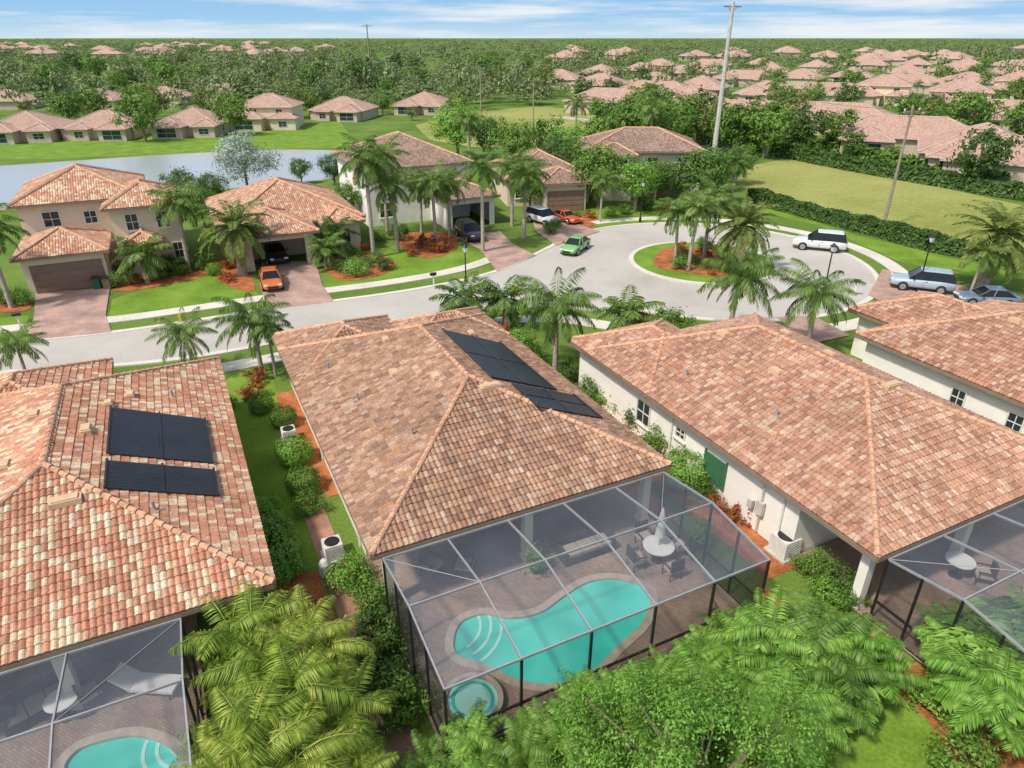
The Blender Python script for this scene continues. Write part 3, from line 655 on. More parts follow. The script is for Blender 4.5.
def lounger(p,rz,label,group=None):
    t=thing('sun_lounger',label,'lounger',p,rz,group)
    m=MB(); m.box(0,-.25,.32,.65,1.4,.1); m.build('seat',M['fabric'],t)
    m=MB(); m.beam((0,.4,.34),(0,.95,.75),.65,.1); m.build('backrest',M['fabric'],t)
    for x in(-.28,.28):
        for y in(-.8,.3): m=MB(); m.bar((x,y,0),(x,y,.3),.025); m.build('leg',M['black'],t)
lounger(at(150,690,.14),YAW+R(60),'white lounger under the lower left screen near the palms')
chair(at(12,722,.14),R(200),'dark chair in the lower left enclosure, left of the sofa'); 
chair(at(92,702,.14),R(140),'dark chair in the lower left enclosure, right of the small table'); 
table(at(68,716,.14),.45,'small round table in the lower left enclosure')
table(at(955,575,.14),.5,'round white table inside the right edge enclosure')
chair(at(980,582,.14),R(250),'dark chair beside the white table in the right edge enclosure')
def potted(p,label):
    t=thing('potted_plant',label,'potted plant',p); m=MB(); m.lathe(0,0,[(.16,0),(.24,.4),(.26,.42),(.2,.43)],12); m.build('pot',M['wicker'],t)
    m=MB()
    for k in range(220):
        d=Vector((random.gauss(0,.22),random.gauss(0,.22),.8+random.gauss(0,.25))); m.leaf(d,Vector((d.x*3,d.y*3,.6)),.14,.045)
    m.build('foliage',L_light,t)
potted(at(536,572,.14),'potted green plant under the screen behind the middle pool'); potted(at(700,545,.14),'potted plant right of the umbrella table')
# ---------------------------------------------------------------- side yard equipment
def acunit(p,rz,label,s=1):
    t=thing('air_conditioner',label,'air conditioner',p,rz,None,s)
    m=MB(); m.box(0,0,.05,1.1,1.1,.1); m.build('pad',M['concrete'],t)
    m=MB(); m.box(0,0,.5,.85,.85,.78); 
    for k in range(7): m.box(0,0,.18+k*.1,.88,.88,.03)
    m.build('casing',M['acw'],t)
    m=MB(); m.lathe(0,0,[(.36,.89),(.36,.92),(.3,.93)],20); m.build('fan_grille',M['black'],t)
acunit(at(783,553),YAW,'white air conditioner beside the white side wall of the salmon roofed house',.95)
acunit(at(334,556),YAW,'white air conditioner by the left corner of the middle house',.8)
acunit(at(290,440),YAW,'white air conditioner far along the left wall of the middle house',.75)
t=thing('pool_pump','pool pump and filter tank beside the corner of the middle house','pool pump',at(326,575),YAW,None,.8)
m=MB(); m.lathe(0,0,[(.25,0),(.27,.1),(.27,.7),(.15,.9),(.05,.95)],14); m.build('filter_tank',M['acw'],t)
m=MB(); m.bar((.5,-.3,.2),(.5,.3,.2),.14,n=10); m.bar((.2,0,.5),(.5,0,.35),.04); m.bar((.5,0,.35),(.5,.0,.2),.04); m.build('motor',M['black'],t)
mt=loc(OR_,.36,5.2,1.3)
t=thing('electric_meter','grey electric meter boxes on the white side wall','electric meter',mt,YAW)
m=MB(); m.box(0,0,0,.16,.35,.6); m.box(0,.5,-.1,.14,.25,.4); m.build('box',M['concrete'],t); m=MB(); m.bar((0,0,.3),(0,0,1.2),.03); m.bar((0,0,-.3),(0,0,-1.2),.03); m.build('conduit',M['concrete'],t)
ribbon('path',[loc(OC,-.75,y) for y in (-5.5,-2,0,3,6,8)],.9,0,.03,M['path'])
sheet('mulch_bed',[loc(OC,0,8),loc(OC,.5,8),loc(OC,.5,19),loc(OC,-.5,19),loc(OC,-.6,12)],.016,M['mulch'])
sheet('mulch_bed',[loc(OC,-2.4,-9),loc(OC,-1.3,-9),loc(OC,-1.3,3.5),loc(OC,-2.9,4)],.014,M['mulch'])
sheet('mulch_bed',[loc(OC,12.0,0),loc(OC,12.9,0),loc(OC,13.0,18),loc(OC,11.5,18)],.013,M['mulch'])
sheet('mulch_bed',[loc(OR_,-1.1,3),loc(OR_,.5,3),loc(OR_,.5,18),loc(OR_,-1.2,18)],.0155,M['mulch'])
sheet('mulch_bed',smooth_line(px((868,668),(890,655),(950,680),(1024,735),(1060,790),(985,800),(925,718)),4,True),.03,M['mulch'])
sheet('mulch_bed',[loc(OC,-2,-11),loc(OC,-1.2,-5.75),loc(OC,11.9,-5.75),loc(OC,13.2,-4),loc(OC,13.2,-11)],.0185,M['mulch'])
sheet('lawn',px((800,700),(868,668),(925,718),(985,768),(960,800),(800,800)),.024,M['lawn'])
ribbon('path',px((866,655),(900,640),(905,600)),1.2,0,.035,M['path'])
# ---------------------------------------------------------------- plants
def frond(mb,base,az,el0,L,droop,nl,ll,lw,hang,rw=.025):
    p=Vector(base); n=10; pts=[p.copy()]; dirs=[]
    for i in range(n):
        el=el0-droop*((i+.5)/n)**1.3; d=Vector((math.cos(az)*math.cos(el),math.sin(az)*math.cos(el),math.sin(el))); dirs.append(d); p=p+d*L/n; pts.append(p.copy())
    for i in range(0,n,2): mb.bar(pts[i],pts[min(n,i+2)],rw*(1-i/n)+.006,rw*(1-(i+2)/n)+.006,n=3,cap=False)
    for j in range(nl):
        s=.12+.88*(j+.5)/nl; k=min(n-1,int(s*n)); fr=s*n-k; c=pts[k].lerp(pts[k+1],fr); d=dirs[k]
        side=d.cross(Vector((0,0,1))).normalized(); up=side.cross(d)
        le=ll*math.sin(pi*(.12+.83*s))**.6
        for sg in (-1,1):
            h=hang+rnd(-.25,.25); dd=(side*sg*math.cos(h)+d*.55-Vector((0,0,1))*math.sin(h)+up*rnd(-.05,.15)).normalized()
            wv=dd.cross(up).normalized()*lw if abs(dd.dot(up))<.98 else d*lw
            k0=len(mb.v); mid=c+dd*le*.45; tip=c+dd*le+Vector((0,0,-le*.18))
            mb.v+=[tuple(c),tuple(mid+wv),tuple(tip),tuple(mid-wv)]; mb.f.append((k0,k0+1,k0+2,k0+3))
def palmproto(h,nf,L,nl,seed,lm,trunk_r=.16,ll=.75,hang=.5,lw=.045,shaft=True,crown=(-.5,1.35)):
    random.seed(seed); t=MB(); lean=Vector((rnd(-.25,.25),rnd(-.25,.25),0)); n=9
    for i in range(n):
        a=lean*(i/n)**2+Vector((0,0,h*i/n)); b=lean*((i+1)/n)**2+Vector((0,0,h*(i+1)/n))
        r=trunk_r*(1.25-.45*i/n); t.bar(a,b,r*1.05,r*.95,n=8,cap=False)
    top=lean+Vector((0,0,h)); cr=MB()
    for i in range(nf):
        f=(i+.5)/nf; el=crown[1]-(crown[1]-crown[0])*f+rnd(-.12,.12); az=i*2.399+rnd(-.2,.2)
        frond(cr,top+Vector((0,0,.1)),az,el,L*rnd(.85,1.1),1.25+rnd(-.2,.3),nl,ll,lw,hang)
    dr=MB()
    for i in range(2): frond(dr,top,rnd(0,6.28),-.6,L*.75,.8,nl//2,ll*.7,lw,hang)
    parts=[('trunk',t.mesh('trunk',M['pbark'],True),[]),('crown',cr.mesh('crown',lm),[]),('dry_fronds',dr.mesh('dry_fronds',L_dry),[])]
    if shaft:
        s=MB(); s.bar(top-Vector((0,0,.1)),top+Vector((0,0,.7)),trunk_r*.8,trunk_r*.35,n=8); parts.append(('crownshaft',s.mesh('crownshaft',M['shaft']),[]))
    return parts
def clusterproto(h,ns,nf,L,nl,seed,lm,spread=.9,ll=.55,lw=.03,hang=.35,dry=0):
    random.seed(seed); t=MB(); cr=MB(); dr=MB()
    for i in range(ns):
        a=rnd(0,6.28); r=spread*math.sqrt(rnd(0,1)); b=Vector((math.cos(a)*r*.4,math.sin(a)*r*.4,0)); hh=h*rnd(.45,1)
        top=Vector((math.cos(a)*r,math.sin(a)*r,hh)); t.bar(b,top,.05,.03,n=5,cap=False)
        for k in range(nf):
            frond(cr,top,a+k*2.399+rnd(-.4,.4),rnd(.3,1.35),L*rnd(.65,1.2),1.35+rnd(-.3,.5),nl,ll,lw,hang,.02)
        if i<dry: frond(dr,top,a+rnd(-1,1),.1,L*.8,1.4,nl//2,ll*.8,lw,.8)
    p=[('stems',t.mesh('stems',M['cane']),[]),('fronds',cr.mesh('fronds',lm),[])]
    if dry: p.append(('dry_fronds',dr.mesh('dry_fronds',L_dry),[]))
    return p
def crownleaves(mb,n,per,rx,rz,zc,leaf,clr=.3,flat=.45):
    cs=[]
    for i in range(n):
        d=Vector((random.gauss(0,1),random.gauss(0,1),random.gauss(0,1)*.9)).normalized(); r=rnd(.4,1)**.6
        r*=1+.25*math.sin(3*math.atan2(d.y,d.x)+n)
        c=Vector((d.x*rx*r,d.y*rx*r,zc+d.z*rz*r)); cs.append(c); cr=rx*clr*rnd(.6,1.4)
        for k in range(int(per*rnd(.6,1.3))):
            o=Vector((random.gauss(0,1),random.gauss(0,1),random.gauss(0,.7)))*cr*.55
            nn=o.normalized()+d*.6+Vector((rnd(-.6,.6),rnd(-.6,.6),rnd(0,.9)))
            mb.leaf(c+o,nn,leaf*rnd(.6,1.3),leaf*flat*rnd(.7,1.2))
    return cs
def treeproto(h,rx,rz,n,per,leaf,lm,seed,tr=.16,clr=.3,limbs=16):
    random.seed(seed); t=MB(); cr=MB(); zc=h-rz*.9
    cs=crownleaves(cr,n,per,rx,rz,zc,leaf,clr)
    fork=Vector((0,0,max(.4,zc-rz*.7))); t.bar((0,0,0),fork,tr*1.3,tr,n=8,cap=False)
    for c in cs[:limbs]:
        mid=fork.lerp(c,.5)+Vector((0,0,.2)); t.bar(fork,mid,tr*.5,tr*.28,n=5,cap=False); t.bar(mid,c,tr*.28,tr*.06,n=4,cap=False)
    return [('trunk',t.mesh('trunk',M['bark']),[]),('crown',cr.mesh('crown',lm),[])]
def shrubproto(r,h,n,per,leaf,lm,seed):
    random.seed(seed); cr=MB(); t=MB()
    cs=crownleaves(cr,n,per,r,h*.5,h*.52,leaf,.35)
    for c in cs[:8]: t.bar((0,0,0),c,.03,.01,n=4,cap=False)
    return [('stem',t.mesh('stem',M['bark']),[]),('foliage',cr.mesh('foliage',lm),[])]
def ballproto(r,h,n,leaf,lm,seed):
    random.seed(seed); cr=MB(); t=MB()
    for i in range(n):
        d=Vector((random.gauss(0,1),random.gauss(0,1),random.gauss(0,1))).normalized()
        b=1+.07*math.sin(d.x*7+d.y*5)+.05*math.sin(d.z*9+d.x*4)
        p=Vector((math.copysign(abs(d.x)**.8,d.x)*r,math.copysign(abs(d.y)**.8,d.y)*r,h*.5+math.copysign(abs(d.z)**.8,d.z)*h*.5))*b*rnd(.86,1.03)
        cr.leaf(p,d+Vector((rnd(-.5,.5),rnd(-.5,.5),rnd(-.2,.6))),leaf*rnd(.7,1.3),leaf*.5)
    for k in range(6): t.bar((0,0,0),(math.cos(k)*r*.5,math.sin(k)*r*.5,h*.6),.03,.01,n=4,cap=False)
    return [('stem',t.mesh('stem',M['bark']),[]),('foliage',cr.mesh('foliage',lm),[])]
ROY=[palmproto(6.2,20,2.9,32,s,L_palm) for s in (1,2,3)]
TALL=[palmproto(8.2,20,3.0,32,s,L_palm) for s in (11,12)]
QUEEN=[palmproto(4.6,22,3.4,46,s,L_palm,ll=.8,hang=.9,lw=.032,shaft=False,crown=(-.3,1.3)) for s in (4,5)]
SMALLP=[palmproto(1.6,18,1.9,24,s,L_palm,trunk_r=.12,ll=.55,shaft=False) for s in (6,7)]
DATE=[palmproto(2.6,34,2.3,30,s,L_olive,trunk_r=.22,ll=.4,shaft=False,hang=.2,crown=(-.6,1.4)) for s in (8,9)]
ARE=[clusterproto(3.6,8,7,1.8,36,s,L_areca,1.15,.5,.02,.6,2) for s in (21,22,23)]
ARG=[clusterproto(2.4,8,6,1.6,32,s,L_mid,1.0,.46,.024,.45,1) for s in (24,25)]
ARB=[clusterproto(2.6,8,6,1.7,32,s,L_light,1.0,.48,.024,.5) for s in (28,29)]
BAN=[clusterproto(2.0,8,6,1.5,9,s,L_light,.9,.75,.12) for s in (26,27)]
BIGT=treeproto(4.5,3.0,1.8,170,200,.056,L_light,31,.12,.15,40)
MIDT=[treeproto(6.5,2.8,2.4,70,60,.19,lm,s,.18) for s,lm in ((32,L_mid),(33,L_dark),(34,L_light))]
FART=[treeproto(7.5,3.2,2.9,50,30,.34,lm,s,.2) for s,lm in ((35,L_mid),(36,L_dark),(37,L_mid),(38,L_olive))]
SILV=treeproto(7,4.0,2.6,80,60,.2,L_silver,39)
SHR=[shrubproto(.9,1.3,40,50,.075,lm,s) for s,lm in ((41,L_mid),(42,L_dark),(43,L_light))]
RED=[shrubproto(.6,.8,22,30,.08,L_red,s) for s in (44,45)]
BALL=ballproto(.9,1.4,4200,.06,L_light,46)
BALD=ballproto(.8,1.2,3200,.06,L_mid,47)
FARP=[palmproto(7,15,2.8,16,s,L_palm,lw=.075) for s in (51,52)]
def plant(pr,name,label,cat,p,s=1,group=None,rz=None):
    return inst(pr,name,label,cat,(p[0],p[1],p[2] if len(p)>2 else 0),rnd(0,6.28) if rz is None else rz,s,group)
random.seed(77)
pal=[(190,272,ROY[0],.95,'palm standing between the two storey house and the coral roofed house'),
(176,262,ROY[2],.8,'palm just left of the one between the two street houses'),
(243,275,DATE[1],1.5,'bushy topped palm left of the open garage'),(12,308,ROY[2],.95,'palm at the left edge beside the brown garage house'),
(148,283,SMALLP[0],1.4,'short palm in the bed right of the two storey house'),
(374,258,TALL[0],1.05,'tallest palm left of the brown roofed two storey house'),(398,252,ROY[1],1.0,'palm just right of the tallest palm'),(388,236,TALL[1],.95,'tall palm right behind the tallest palm'),
(436,246,ROY[2],.95,'palm in front of the brown roofed two storey house'),(483,252,TALL[1],.92,'slender palm right of the open garage with the dark car'),
(524,238,ROY[0],1.0,'palm between the driveway cars and the dark garage'),(450,238,ROY[0],.85,'smaller palm behind the red croton bed'),(512,226,ROY[1],1.0,'palm behind the driveway of the small tan house'),(422,240,ROY[1],.85,'palm left of the red croton bed'),
(674,268,ROY[0],.78,'leftmost palm on the round island'),(688,272,ROY[1],.86,'second palm from the left on the round island'),(703,262,ROY[2],.92,'tallest middle palm on the round island'),(735,274,DATE[0],1.5,'feathery grey green palm at the right of the round island'),
(728,340,QUEEN[0],.95,'drooping palm at the near kerb below the round island'),(806,352,QUEEN[1],.85,'drooping palm behind the salmon tiled roof'),
(555,372,QUEEN[1],.9,'drooping palm in the side yard between the two front houses'),
(196,378,QUEEN[0],.6,'low palm behind the left tiled house'),(262,372,QUEEN[1],.75,'palm at the street end of the left side yard'),(276,376,ROY[2],.5,'small palm beside the street end of the left side yard'),
(462,330,SMALLP[1],1.3,'short palm behind the middle house roof'),(505,330,SMALLP[0],1.3,'short palm at the street corner of the middle house'),
(980,292,DATE[1],1.7,'feathery palm at the right edge by the parked cars'),(968,300,ROY[0],.6,'smaller palm behind the parked silver car'),
(600,222,ROY[2],.7,'palm in the bed left of the turning circle'),(730,205,ROY[0],.8,'palm beyond the round island near the hedge'),
(30,385,QUEEN[1],.55,'low palm behind the left tiled house near the picture edge'),(620,345,SMALLP[0],1.3,'short spreading palm behind the salmon roof ridge'),
(340,257,SMALLP[1],1.3,'short palm beside the coral roofed house'),(326,268,SMALLP[0],1.1,'short palm right of the open garage'),(575,150,FARP[0],1.1,'tall palm beyond the brown roofed houses'),(648,128,FARP[1],1.1,'tall palm in front of the right hand estate'),(470,168,FARP[0],1.0,'palm behind the brown roof left of the small house')]
for x,y,pr,s,l in pal: plant(pr,'palm_tree',l,'palm tree',at(x,y),s)
tr=[(598,208,MIDT[0],1.05,'round green tree left of the turning circle'),(635,212,MIDT[2],.9,'light green tree beyond the turning circle'),(700,206,MIDT[0],1.0,'broad green tree behind the round island'),
(248,190,SILV,.9,'silvery pale tree on the near lake shore'),(680,205,MIDT[1],.75,'dark tree in front of the beige two storey house'),(458,160,MIDT[2],1.3,'light green tree behind the brown roofed house'),
(146,142,FART[0],1.1,'round tree between the lake shore houses'),(236,136,FART[0],1.0,'round tree left of the pale lake shore house'),(460,118,FART[3],.9,'pale tree at the edge of the far field'),
(185,212,MIDT[1],.7,'dark tree on the lake shore behind the palms'),(335,186,MIDT[1],.6,'dark tree behind the coral roofed house'),(972,190,FART[1],1.0,'dark tree at the far hedge on the right'),
(560,190,MIDT[1],1.0,'dark tree between the brown roofed houses'),(515,175,MIDT[0],1.1,'green tree behind the small garage house'),(735,185,MIDT[0],.8,'tree near the start of the long hedge'),
(530,210,MIDT[0],.65,'small tree beside the white driveway car'),(348,222,MIDT[0],.6,'tree on the lake shore left of the brown roofed house'),(205,228,MIDT[0],.65,'round tree between the two left street houses'),
(570,172,MIDT[2],1.0,'light green tree beyond the small tan house'),(545,165,FART[0],.9,'tree behind the small tan house'),(490,160,MIDT[1],1.0,'dark tree behind the small tan house'),(655,200,MIDT[0],.7,'green tree before the garage of the beige two storey house'),(718,192,MIDT[1],.75,'dark tree right of the beige two storey house'),(580,196,MIDT[1],.75,'dark low tree left of the beige two storey house'),(155,214,MIDT[0],.5,'small tree at the shore behind the two storey house'),(302,184,MIDT[0],.5,'small tree at the shore behind the coral roofed house'),(215,205,MIDT[1],.55,'small dark tree at the shore left of the silvery tree')]
for x,y,pr,s,l in tr: plant(pr,'leafy_tree',l,'tree',at(x,y),s)
for i,(x,y,pr,s) in enumerate([(-7.1,14.0,ARE[0],.9),(-5.5,13.9,ARE[1],.78),(-6.5,11.9,ARE[2],1.0),(-4.9,11.8,ARE[0],.75),(-5.3,10.0,ARE[1],.95),(-6.6,10.0,ARE[2],.72),(-4.1,10.0,ARE[1],.66),(-4.3,8.9,ARE[2],.75)]):
    plant(pr,'areca_palm','yellow green clumping palm in the thicket between the left and middle enclosures','palm',(x,y,0),s,'clumping palms between the enclosures')
random.seed(21)
k=0
for row,(dy,sc_) in enumerate(((-6.55,.5),(-7.5,.62),(-8.6,.72))):
    for j in range(9):
        x=-.4+j*1.45+rnd(-.4,.4)+row*.5
        p=loc(OC,x,dy+rnd(-.25,.25)); pr=(ARG[0],ARB[0],ARG[1],ARB[1],ARB[0])[k%5]; k+=1
        if (Vector((p.x,p.y))-Vector((4.3,9.9))).length<1.6: continue
        plant(pr,'clump_palm','green low palm in the thick planting below the front screen of the middle pool','palm',p,sc_*rnd(.85,1.15)*(1.15 if x>9 else 1),'low palms in front of the middle enclosure')
for i in range(26):
    p=loc(OC,rnd(-.5,12.6),rnd(-9.5,-6.1)); pr=(SHR+[SHR[2],RED[0]])[i%5]
    plant(pr,'bed_shrub','low shrub on the mulch between the bottom trees and the middle enclosure','shrub',p,rnd(.55,.85),'shrubs in the bottom mulch bed')
plant(BIGT,'leafy_tree','light green leafy tree at the bottom centre of the picture','tree',(4.3,9.9,0),1.0,rz=2.2)
plant(BIGT,'leafy_tree','smaller light green tree at the bottom left of the big leafy one','tree',(1.6,8.7,0),.62)
for x,y,pr,s,l in [(8.2,14.6,ARB[1],.9,'bright green clumping palm right of the middle enclosure'),(9.7,15.4,ARG[1],.68,'green clumping palm nearest the white air conditioner'),(9.3,13.3,BAN[0],.7,'broad leaved plant at the lower right garden bed'),(7.6,12.4,ARB[0],.85,'bright clumping palm behind the big light green tree'),(10.3,14.4,ARG[0],.6,'small clumping palm at the edge of the lower right lawn'),(7.0,10.3,BAN[1],.6,'broad leaved plant at the right foot of the light green tree'),
   (15.2,15.2,BAN[0],1.0,'broad leaved clump in front of the right enclosure'),(13.9,13.8,BAN[1],1.0,'broad leaved clump at the lower right corner bed'),(13.2,12.7,ARB[0],.9,'bright palm clump lowest at the right edge'),(14.8,12.8,ARG[0],1.0,'palm clump at the lower right corner'),(16.2,14.2,ARG[1],.95,'palm clump at the right edge below the enclosure'),(13.6,15.4,ARB[1],.65,'low palm clump beside the right enclosure corner'),(12.7,14.0,SHR[2],1.0,'light green shrub at the left edge of the lower right bed'),(12.3,11.9,SHR[0],1.0,'green shrub lowest in the right corner bed')]:
    plant(pr,'garden_palm',l,'plant',(x,y,0),s)
sh=[(255,398,RED[0],1.1),(262,412,BALD,.8),(285,425,BALD,.8),(296,462,BALL,.9),(304,490,BALD,.9),(308,512,SHR[0],.7),(258,382,RED[1],1.1),(225,408,SHR[0],.6),
(684,485,BALL,1.15),(657,452,SHR[0],1.1),(640,430,SHR[1],1.0),(620,410,SHR[0],.9),(600,392,SHR[1],.9),(585,378,SHR[0],.9),(715,508,RED[0],.8),(738,522,RED[1],.9),(700,498,SHR[1],.7),(606,405,SHR[2],.9),(572,380,SHR[1],.9),(590,400,SHR[0],1.0),(815,575,SHR[0],.8),(838,590,SHR[1],.8),(825,600,SHR[2],.7),(848,605,SHR[0],.6),
(383,640,SHR[1],1.0),(378,668,SHR[0],1.0),(386,695,SHR[1],.9),(375,610,SHR[0],.9),(352,585,SHR[2],.9),(398,715,SHR[0],1.0),
(660,352,RED[1],1.2),(520,352,SHR[2],1.2),(497,340,RED[0],1.4),(668,335,SHR[0],1.4),(640,328,RED[0],1.3),(530,365,SHR[0],1.1)]
for i,(x,y,pr,s) in enumerate(sh):
    r=pr in RED; plant(pr,'croton_shrub' if r else 'shrub','red leaved shrub in a front row side yard bed' if r else 'rounded green shrub in a front row side yard bed','shrub',at(x,y),s,'red side yard shrubs' if r else 'green side yard shrubs')
plant(BALL,'clipped_shrub','large clipped light green hedge shrub in the left side yard','shrub',at(278,565),(1.0,1.9,1.0),None,YAW)
plant(BALL,'clipped_shrub','clipped light green shrub just behind the largest one in the left side yard','shrub',at(268,530),(.8,1.3,.8),None,YAW)
random.seed(5)
for i in range(14):
    a=rnd(0,6.28); r=rnd(1,4.3); plant(RED[i%2] if i%3 else SHR[i%3],'island_shrub','low shrub on the mulch of the round island','shrub',(CC.x+math.cos(a)*r,CC.y+math.sin(a)*r,.13),rnd(.6,1),'shrubs on the round island')
fs=[(435,252),(425,247),(445,250),(412,256),(345,272),(355,262),(365,268),(385,270),(358,276),(120,286),(135,284),(160,278),(180,274),(200,270),(215,275),(228,282),(5,304),(22,304),(555,228),(575,222),(590,218),(550,234),(400,240),(380,240),(340,250),(365,250),(355,258),(375,262),(168,272),(208,262),(232,268),(350,268),(610,216),(625,214),(645,210),(668,212),(690,214),(710,212),(735,212)]
for i,(x,y) in enumerate(fs):
    pr=RED[i%2] if i<4 or i%5==0 else SHR[i%3]; plant(pr,'garden_shrub','shrub in the planting beds across the street','shrub',at(x,y),rnd(.8,1.3)*(1.2 if i<4 else .9),'shrubs across the street')
def hedge(label,pts,w,h,n,leaf,lm):
    o0=pts[0]; mb=MB(); L=[(pts[i+1]-pts[i]).length for i in range(len(pts)-1)]; T=sum(L)
    for k in range(n):
        s=rnd(0,T); i=0
        while i<len(L)-1 and s>L[i]: s-=L[i]; i+=1
        d=(pts[i+1]-pts[i]).normalized(); sd=Vector((-d.y,d.x,0)); c=pts[i]+d*s; u=rnd(-1,1)
        hh=h*(1+.10*math.sin(c.x*.7)+.07*math.sin(c.y*1.9))
        if random.random()<.5: p=c+sd*u*w/2+Vector((0,0,hh*rnd(.85,1.05))); n_=Vector((rnd(-.4,.4),rnd(-.4,.4),1))
        else: q=1 if u>0 else -1; p=c+sd*q*w/2*rnd(.8,1.05)+Vector((0,0,hh*rnd(0,1))); n_=sd*q+Vector((rnd(-.4,.4),rnd(-.4,.4),rnd(0,.6)))
        mb.leaf(p-o0,n_,leaf*rnd(.6,1.2),leaf*.5)
    t=thing('hedge',label,'hedge',o0); mb.build('foliage',lm,t)
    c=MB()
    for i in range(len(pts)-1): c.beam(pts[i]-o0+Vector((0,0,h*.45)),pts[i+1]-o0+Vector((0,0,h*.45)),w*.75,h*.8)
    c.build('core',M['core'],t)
random.seed(9)
hedge('long clipped hedge along the near side of the green field',px((752,200),(770,207),(850,228),(930,250),(1024,268),(1120,285)),1.8,1.4,12000,.22,L_dark)
hedge('long dark hedge along the far side of the green field',px((690,143),(760,152),(850,170),(940,186),(1024,200),(1150,222)),2.4,1.8,9000,.36,L_dark)
hedge('long hedge between the far field and the right hand estate',px((590,113),(640,122),(700,133),(820,152),(1000,190)),2.4,2.0,6000,.45,L_mid)
random.seed(13)
cnt=0; houses=[at(x,y) for x,y,k in rh]+[at(q[0],q[1]) for q in lk]
def clear(p,r=10.5): return all((p-q).length>r for q in houses)
tries=0
while cnt<215 and tries<12000:
    tries+=1
    if cnt<130: p=at(rnd(555,1050),rnd(68,165))
    elif cnt<165: p=at(rnd(-20,430),rnd(98,128))
    else: p=at(rnd(-30,560),rnd(66,100))
    if inpoly(p.x,p.y,field1) or inpoly(p.x,p.y,field2) or inpoly(p.x,p.y,lake) or not clear(p): continue
    front=[q for q in houses if abs(p.x/p.y-q.x/q.y)<.03 and 0<q.y-p.y<25]
    s=rnd(.35,.55) if front else rnd(.5,1.15)
    if cnt>=165: s=rnd(.9,1.5)
    palm=random.random()<.25
    plant(FARP[cnt%2] if palm else FART[cnt%4],'palm_tree' if palm else 'leafy_tree','palm among the houses and woods of the far estates' if palm else 'bushy tree among the houses and woods of the far estates','palm tree' if palm else 'tree',p,s,'palms of the far estates' if palm else 'trees of the far estates'); cnt+=1
# distant woodland
random.seed(17); allh=houses+fh
def template(nl,size):
    vs=[]
    for q in range(nl):
        d=Vector((random.gauss(0,1),random.gauss(0,1),random.gauss(0,1))).normalized()
        if d.z<-.3: d.z*=-1
        bump=1+.25*math.sin(d.x*5+q*.01)+.2*math.sin(d.y*6)
        m=MB(); m.leaf(d*rnd(.7,1.05)*bump,d+Vector((rnd(-.6,.6),rnd(-.6,.6),rnd(0,.7))),size*rnd(.7,1.3),size*.6); vs+=m.v
    return np.array(vs,dtype=np.float32)
TN=[template(100,.16) for _ in range(6)]; TM=[template(42,.25) for _ in range(6)]
chunks=[]
HP=[(q.x,q.y) for q in allh]
for i in range(12500):
    Y=165*math.exp(rnd(0,1)**.85*3.1); X=rnd(-.86,.86)*Y
    if inpoly(X,Y,field1) or inpoly(X,Y,field2) or inpoly(X,Y,lake) or inpoly(X,Y,lakelawn): continue
    if Y<240 and X>10 : continue
    if Y<420 and X>20 and random.random()<.6: continue
    if Y<200 and X<-15 and random.random()<.6: continue
    thin=math.sin(X*.021+2)*math.sin(Y*.017+X*.006)
    if thin>.5 and random.random()<.8: continue
    bad=False
    for qx,qy in HP:
        dy=qy-Y
        if -10<dy<(24 if qy<400 else 70) and abs(X-qx*(Y/qy))<(11 if qy<400 else 15): bad=True;break
    if bad: continue
    big=1+Y/1800; sc=rnd(1.2,4.2)*big; hh=rnd(2.5,7)+ (rnd(2,6) if random.random()<.18 else 0)
    if hh>8: sc*=.7
    if Y>1000: hh*=.85
    T=(TN if Y<430 else TM)[i%6]; a=rnd(0,6.28); ca,sa=math.cos(a),math.sin(a)
    V=np.empty_like(T); V[:,0]=X+(T[:,0]*ca-T[:,1]*sa)*sc; V[:,1]=Y+(T[:,0]*sa+T[:,1]*ca)*sc; V[:,2]=hh*.55+T[:,2]*hh*.42
    chunks.append(V)
V=np.concatenate(chunks); nf=len(V)//4
me=bpy.data.meshes.new('woodland'); me.vertices.add(len(V)); me.vertices.foreach_set('co',V.ravel()); me.loops.add(nf*4); me.loops.foreach_set('vertex_index',np.arange(nf*4,dtype=np.int32)); me.polygons.add(nf); me.polygons.foreach_set('loop_start',np.arange(0,nf*4,4,dtype=np.int32)); me.update(calc_edges=True); me.materials.append(L_far)
o=ob('woodland',me); tag(o,'dense flat woodland reaching to the horizon','woodland',None,'stuff')
